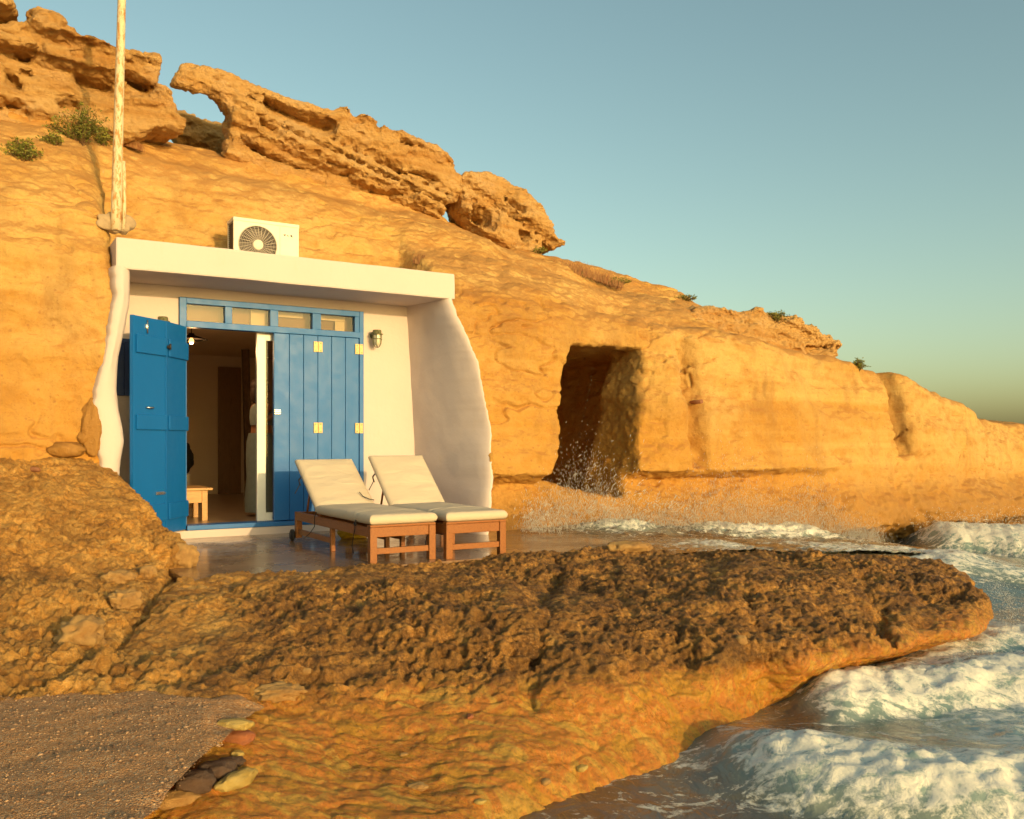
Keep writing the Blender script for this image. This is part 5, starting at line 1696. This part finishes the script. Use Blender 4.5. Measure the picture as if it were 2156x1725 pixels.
    m.add([(0.11, -0.012, 1.60), (0.11, 0.012, 1.60), (0.145, 0, 1.585), (0.112, 0, 1.63)], [(0, 1, 2), (1, 3, 2), (3, 0, 2)], True)
    m.build('nose', M_SKIN, b)
person()

# ------------------------------------------------------------------ loose stones and driftwood
bpy.context.view_layer.update()
DG = bpy.context.evaluated_depsgraph_get()
def hit(px, py, fallback=None, skip=('sea', 'grit')):
    a, b = ray(px, py)
    d = Vector((a, 1, b)).normalized()
    o_ = Vector((0, 0, CAMZ))
    for _ in range(6):
        ok, loc, nrm, idx, ob, mx = SC.ray_cast(DG, o_, d)
        if not ok:
            break
        if ob.name.split('.')[0] in skip:
            o_ = loc + d * 0.01
            continue
        return loc, nrm
    return (fallback, Vector((0, 0, 1))) if fallback is not None else (None, None)
def stone(px, py, wpx, size, mat, label, seed, rot=0.0, cat='stone', group=None, amp=0.24, sink=0.5, flat=None, freq=1.8):
    loc, nrm = hit(px, py)
    if loc is None:
        return
    d = loc.y
    k = wpx / FPX * d / 2
    o = blob('stone', mat, (loc.x, loc.y, loc.z + k * size[2] * (1 - sink) * 0.6), (k * size[0], k * size[1], k * size[2]), seed, amp, 4, None, rot, freq, flat)
    tag(o, label, cat, group)
    return o
G = 'stones at the edge of the sand'
stone(492, 1556, 92, (1, .55, .34), M_ST_RED, 'smooth red stone at the far tip of the sand', 1, -0.3, group=G)
stone(497, 1528, 76, (1, .5, .30), M_ST_YEL, 'flat pale yellow stone just behind the red stone', 2, -0.1, group=G)
stone(500, 1590, 30, (1, .8, .5), M_ST_YEL, 'small round yellow stone between the red and dark stones', 3, group=G)
stone(484, 1610, 60, (1, .6, .4), M_ST_DARK, 'smallest dark wet stone nearest the red stone', 4, 0.3, group=G)
stone(457, 1632, 76, (1, .8, .6), M_ST_DARK, 'dark brown stone in the middle of the three', 5, 0.4, group=G)
stone(408, 1655, 84, (1, .7, .6), M_ST_DARK, 'dark purplish stone beside the pale orange stone', 6, 0.2, group=G)
stone(372, 1688, 96, (1, .6, .36), M_ST_PALE, 'pale orange stone at the near edge of the sand', 7, 0.3, group=G)
stone(500, 1648, 96, (.46, 1.1, .40), M_ST_YEL, 'long upright yellow-green stone beside the dark stones', 8, -0.5, group=G)
G2 = 'pale stones in the rock crevice'
stone(172, 1350, 100, (.9, .9, .75), M_ST_PALE, 'large pitted pale stone wedged in the crevice of the left rock', 11, 0.2, group=G2, amp=0.40, freq=2.8)
stone(265, 1270, 66, (1, .7, .6), M_ST_PALE, 'pale stone higher up in the crevice', 12, 0.5, group=G2, amp=0.40, freq=2.8)
stone(312, 1208, 34, (1, .9, .8), M_ST_PALE, 'small round pale stone at the top of the crevice', 13, group=G2)
stone(388, 1182, 62, (.9, .7, .9), M_ST_PALE, 'pale honeycombed nose of rock beside the terrace corner', 14, group=G2, amp=0.25, freq=2.4)
stone(250, 1222, 60, (1, .6, .5), M_ST_PALE, 'broad pale stone on the left side of the crevice', 18, 0.4, group=G2, amp=0.40, freq=2.8)
stone(590, 1465, 110, (1, .6, .34), M_ST_PALE, 'flat pale honeycombed rock lying above the sand', 15, 0.15, group='loose rocks on the ledge', amp=0.40, freq=2.8)
stone(1560, 1352, 26, (1, .8, .8), M_ST_PALE, 'small white stone on the dark rock at the right', 16, group='loose rocks on the ledge')
stone(645, 1416, 20, (1, .9, .7), M_ST_PALE, 'little pale pebble sitting in a dark hole', 17, group='loose rocks on the ledge')
stone(1325, 1157, 90, (1, .5, .28), M_ST_PALE, 'thin golden rock flake on the far rim of the ledge', 21, 0.1, group='loose rocks on the ledge', amp=0.3)
stone(195, 905, 58, (.75, .7, 2.1), M_CLIFF, 'upright ochre boulder against the left edge of the white jamb', 31, 0.2, cat='boulder', group='boulders beside the left jamb', amp=0.22, sink=0.9)
stone(138, 952, 76, (1, .7, .45), M_CLIFF, 'flat ochre boulder lying left of the upright one', 32, 0.1, cat='boulder', group='boulders beside the left jamb', amp=0.18)
stone(178, 925, 34, (.9, .8, .8), M_CLIFF, 'small ochre boulder wedged between the flat and upright ones', 33, 0.1, cat='boulder', group='boulders beside the left jamb', amp=0.18)
for i, (x, y, w_, mt, nm) in enumerate([(880, 1660, 52, M_ST_PALE, 'forked pale pebble in the wet rock near the bottom'), (1010, 1690, 34, M_ST_YEL, 'oval yellow pebble near the bottom edge'), (850, 1590, 22, M_ST_PALE, 'lone cream pebble in the middle of the wet rock'),
                                        (1225, 1620, 40, M_ST_YEL, 'long yellow pebble by the water edge'), (1150, 1648, 36, M_ST_PALE, 'pinkish pale pebble near the water edge'), (990, 1510, 30, M_ST_RED, 'reddish pebble on the wet slope')]):
    stone(x, y, w_ * 0.8, (1, .6, .4), mt, nm, 41 + i, 0.3 * i, cat='pebble', group='pebbles on the wet rock')
loc, nrm = hit(68, 994)
dw = MB().tube([(-0.075, 0, 0), (-0.06, 0.004, 0.003), (0, 0.006, 0.004), (0.055, 0, 0.0), (0.075, -0.004, -0.002)], [0.014, 0.022, 0.024, 0.022, 0.012], 12).build('driftwood', M_DRIFT, None, 0, (loc.x, loc.y, loc.z + 0.02), -0.15)
tag(dw, 'short reddish piece of driftwood on the left slope', 'driftwood')
# wooden peg in the groove of the cliff
loc, nrm = hit(1460, 848)
if loc is not None:
    pg = MB().tube([(0, 0.12, 0), (0, -0.16, 0.01)], 0.028, 10).build('wooden_peg', M_DRIFT, None, 0, loc, ANG)
    tag(pg, 'short wooden peg driven into the cliff groove', 'peg')

# ------------------------------------------------------------------ plants
def shrub(px, py, wpx, hpx, label, kind='samphire', seed=0, group='samphire bushes on the cliff', nleaf=420, cat='shrub'):
    loc, nrm = hit(px, py, skip=('sea', 'grit', 'shrub'))
    if loc is None:
        return
    g = random.Random(seed)
    rx, rz = wpx / FPX * loc.y / 2, hpx / FPX * loc.y
    b = empty('shrub' if kind != 'grass' else 'grass_tuft', loc - Vector((0, -0.02, 0.03)))
    tag(b, label, cat, group)
    stem, leaf, flo = MB(), MB(), MB()
    nst = 40 if kind != 'grass' else 0
    tips = []
    for i in range(nst):
        a = g.uniform(0, 6.28)
        rr = math.sqrt(g.random())
        tip = Vector((rx * rr * math.cos(a), rx * 0.6 * rr * math.sin(a) - 0.02, rz * (1.02 - 0.55 * rr * rr) * g.uniform(0.65, 1.05)))
        mid = tip * 0.5 + Vector((g.uniform(-1, 1) * 0.02, g.uniform(-1, 1) * 0.02, 0.02))
        stem.tube([(g.uniform(-0.15, 0.15) * rx, 0, -0.02), mid, tip], [0.004, 0.003, 0.002], 5, False)
        tips.append((mid, tip))
    if kind == 'grass':
        for i in range(nleaf):
            x0 = g.uniform(-1, 1) * rx
            y0 = g.uniform(-1, 1) * rx * 0.35
            hgt = rz * g.uniform(0.35, 1.0) * (1 - 0.5 * abs(x0 / rx))
            dx, dy = g.uniform(-0.5, 0.6) * hgt, g.uniform(-0.4, 0.4) * hgt
            wv = 0.004
            zb = -0.30 * x0
            leaf.add([(x0 - wv, y0, zb - 0.03), (x0 + wv, y0, zb - 0.03), (x0 + dx * 0.5 + wv * 0.6, y0 + dy * 0.5, zb + hgt * 0.6), (x0 + dx * 0.5 - wv * 0.6, y0 + dy * 0.5, zb + hgt * 0.6), (x0 + dx, y0 + dy, zb + hgt)], [(0, 1, 2, 3), (3, 2, 4)])
        tag(leaf.build('blade', M_DRYGRASS, b), kind='stuff')
        return
    for i in range(nleaf):
        mid, tip = g.choice(tips)
        t = g.uniform(0.25, 1.05)
        p_ = (mid.lerp(tip, (t - 0.5) * 2) if t > 0.5 else mid * (t * 2)) + Vector((g.gauss(0, 0.02), g.gauss(0, 0.02), g.gauss(0, 0.016)))
        d_ = Vector((g.gauss(0, 1), g.gauss(0, 1), abs(g.gauss(0.5, 0.6)))).normalized()
        s_ = d_.cross(Vector((g.gauss(0, 1), g.gauss(0, 1), g.gauss(0, 1)))).normalized()
        L_, w_ = g.uniform(0.022, 0.045), g.uniform(0.004, 0.009)
        leaf.add([p_, p_ + d_ * L_ * 0.5 + s_ * w_, p_ + d_ * L_, p_ + d_ * L_ * 0.5 - s_ * w_], [(0, 1, 2, 3)])
    for mid, tip in tips:
        if g.random() < 0.45:
            for k in range(10):
                a = g.uniform(0, 6.28); r_ = g.uniform(0, 0.022)
                c = tip + Vector((r_ * math.cos(a), r_ * math.sin(a), 0.012 + g.uniform(-.004, .004)))
                e = 0.006
                flo.add([c + Vector((e, 0, 0)), c + Vector((0, e, 0)), c + Vector((-e, 0, 0)), c + Vector((0, -e, 0)), c + Vector((0, 0, e)), c - Vector((0, 0, e))],
                        [(0, 1, 4), (1, 2, 4), (2, 3, 4), (3, 0, 4), (1, 0, 5), (2, 1, 5), (3, 2, 5), (0, 3, 5)])
    tag(stem.build('stem', M_STEM, b), kind='stuff')
    tag(leaf.build('foliage', M_LEAF, b), kind='stuff')
    if flo.v:
        tag(flo.build('flower', M_FLOWER, b), kind='stuff')
shrub(165, 300, 135, 84, 'largest green samphire bush with yellow umbels left of the pole', seed=1, nleaf=2200)
shrub(110, 305, 50, 30, 'small samphire clump between the two larger bushes at the left', seed=2)
shrub(48, 338, 84, 52, 'yellow-green samphire bush at the left edge of the terrace of soil', seed=3, nleaf=1100)
shrub(212, 305, 46, 36, 'dull olive bush touching the left side of the pole', seed=4, nleaf=500)
shrub(1130, 533, 44, 18, 'little green plant under the boulder tip', seed=5)
shrub(1298, 602, 70, 22, 'low green cushion plant at the end of the red grass', seed=7, nleaf=600)
shrub(1440, 632, 64, 14, 'green plant tuft alone on the skyline', seed=8, nleaf=500)
shrub(1635, 676, 80, 24, 'dark green cushion on the near side of the far crust', seed=9, nleaf=700)
shrub(1808, 778, 30, 26, 'small round green shrub on the cliff edge below the far crust', seed=10, nleaf=500)
shrub(1235, 580, 150, 34, 'strip of dry red grass on the slope below the boulder', 'grass', 11, 'dry grass on the slope', 700, 'grass')
shrub(885, 548, 30, 26, 'dry twiggy tuft on the slope above the right end of the canopy', 'grass', 12, 'dry grass on the slope', 160, 'grass')
shrub(275, 300, 50, 24, 'dry brown tuft right beside the pole', 'grass', 13, 'dry grass on the slope', 200, 'grass')

# ------------------------------------------------------------------ wash over the terrace end and spray
def build_wash():
    us = np.arange(2.9, 10.2, 0.025)
    ns = np.arange(0.5, 3.6, 0.025)
    Ug, Ng = np.meshgrid(us, ns, indexing='ij')
    P = np.stack([Ug.ravel(), Ng.ravel(), 0 * Ug.ravel()], 1).astype(np.float32)
    a = fbm(P, (0.9, 1.4, 1), 3, 3).reshape(Ug.shape)
    b = (1 - 2.2 * np.abs(fbm(P, (3.2, 4.5, 1), 3, 5))).reshape(Ug.shape)
    c = (1 - 2.2 * np.abs(fbm(P, (10, 12, 1), 2, 8))).reshape(Ug.shape)
    core = np.clip((Ug - 3.6) / 1.4, 0, 1) * np.clip((9.6 - Ug) / 1.5, 0, 1)
    wall = np.exp(-((Ng - 1.45) / 0.45) ** 2)
    H = np.interp(Ug, [3.5, 5.0, 7.0, 9.0, 10.2], [0.612, 0.52, 0.34, 0.20, 0.02]) + 0.05 * np.clip(core * (0.4 + a), 0, 1) + core * (0.055 * b + 0.035 * c) * (0.5 + wall) + 0.06 * core * wall * (0.6 + a)
    H = H - 0.05 * np.clip((3.9 - Ug + 0.3 * a) / 0.6, 0, 1) ** 2 - 0.03 * np.clip(Ng - 2.6, 0, 1)
    foam = np.clip(0.05 + core * (0.42 + 0.7 * a) + 0.35 * wall * core, 0, 1)
    foam *= np.clip((Ug - 3.0 + 0.5 * a) / 0.9, 0, 1)
    V = np.stack([Ug, -Ng, H], 2).reshape(-1, 3)
    nx, ny = Ug.shape
    idx = np.arange(nx * ny).reshape(nx, ny)
    Q = np.stack([idx[:-1, :-1], idx[:-1, 1:], idx[1:, 1:], idx[1:, :-1]], 2).reshape(-1, 4)
    murk = np.full(foam.shape, 0.9)
    o = link('wave_wash', np_mesh('wave_wash', V, Q, True, {'foam': foam.ravel(), 'murk': murk.ravel()}), M_SEA, None, O, ANG)
    tag(o, 'sheet of white foam washing along the foot of the cliff', kind='structure')
build_wash()
def droplets(name, label, pts, sizes, dirs, stretch):
    n = len(pts)
    oc = np.array([(1, 0, 0.1), (-0.5, 0.87, 0.1), (-0.5, -0.87, 0.1), (0, 0, 1), (0, 0, -1)], dtype=np.float64)
    of = np.array([(0, 1, 3), (1, 2, 3), (2, 0, 3), (1, 0, 4), (2, 1, 4), (0, 2, 4)])
    d = dirs / np.linalg.norm(dirs, axis=1)[:, None]
    x = np.cross(d, np.array([0.3, 0.9, 0.1])); x /= np.linalg.norm(x, axis=1)[:, None]
    y = np.cross(d, x)
    V = pts[:, None] + sizes[:, None, None] * (oc[None, :, :1] * x[:, None] + oc[None, :, 1:2] * y[:, None] + oc[None, :, 2:] * d[:, None] * stretch[:, None, None])
    F = (of[None] + (np.arange(n) * 5)[:, None, None]).reshape(-1, 3)
    o = link(name, np_mesh(name, V.reshape(-1, 3), F, True), M_SPRAY)
    tag(o, label, 'spray', kind='stuff')
g = np.random.default_rng(21)
def uw(u, n, z):
    return np.stack([O.x + u * UX + n * UY, O.y + u * UY - n * UX, z], 1)
# splash before the cave
n = 460
t = g.random(n)
uu = 4.6 + g.normal(0, 0.62, n); zz = 0.75 + np.abs(g.normal(0, 0.42, n)) * np.exp(-((uu - 4.5) / 0.7) ** 2) + 0.1 * g.random(n)
nn = 1.65 + g.normal(0, 0.16, n)
pts = uw(uu, nn, zz)
dirs = np.stack([0.7 + 0.25 * g.normal(size=n), 0.4 + 0 * t, 0.75 + 0.35 * g.normal(size=n)], 1)
droplets('cave_spray', 'white water drops thrown up before the cave opening', pts, 0.0022 + 0.0050 * g.random(n) ** 3, dirs, 4.5 + 3.5 * g.random(n))
# low curtain of spray along the foot of the cliff
n = 36000
uu = g.uniform(3.4, 9.6, n)
env = 0.10 + 0.25 * np.exp(-((uu - 4.2) / 0.5) ** 2) + 0.22 * np.exp(-((uu - 6.6) / 0.9) ** 2) + 0.20 * np.exp(-((uu - 8.2) / 0.5) ** 2)
zz = np.interp(uu, [3.5, 5.0, 7.0, 9.0, 10.2], [0.62, 0.53, 0.36, 0.22, 0.1]) + np.abs(g.normal(0, 1, n)) * env * 1.25
nn = 1.55 + g.normal(0, 0.12, n)
dirs = np.stack([0.25 * g.normal(size=n), 0.2 * g.normal(size=n), 1 + 0.2 * g.random(n)], 1)
droplets('foot_spray', 'fine spray rising where the wash hits the cliff foot', uw(uu, nn, zz), 0.0012 + 0.0030 * g.random(n) ** 2, dirs, 2.5 + 5 * g.random(n))
# spray at the outer end of the ledge and along the bores
def edge_spray(name, label, line, n, hgt, spread, size=0.006):
    P = np.array(line, dtype=float)
    s = g.random(n) * (len(P) - 1)
    i = np.minimum(s.astype(int), len(P) - 2)
    f = (s - i)[:, None]
    b = P[i] * (1 - f) + P[i + 1] * f
    q = np.stack([b[:, 0] + g.normal(0, spread, n), b[:, 1] + g.normal(0, spread, n), b[:, 2] + np.abs(g.normal(0, hgt, n))], 1)
    dirs = np.stack([0.5 * g.normal(size=n), 0.5 * g.normal(size=n), 0.8 + 0.5 * g.normal(size=n)], 1)
    droplets(name, label, q, 0.0012 + size * 0.5 * g.random(n) ** 2, dirs, 1.0 + 2 * g.random(n))
edge_spray('ledge_spray', 'spray leaping at the outer end of the rock ledge', [(2.95, 5.95, 0.1), (3.3, 6.15, 0.15), (3.75, 6.6, 0.2), (4.1, 7.3, 0.3), (4.3, 8.0, 0.35)], 2600, 0.06, 0.05, 0.004)
edge_spray('far_wave_spray', 'drops flying off the far breaking wave', [(6.2, 13.3, 0.3), (7.0, 13.0, 0.42), (8.2, 12.7, 0.42)], 2500, 0.12, 0.15, 0.012)
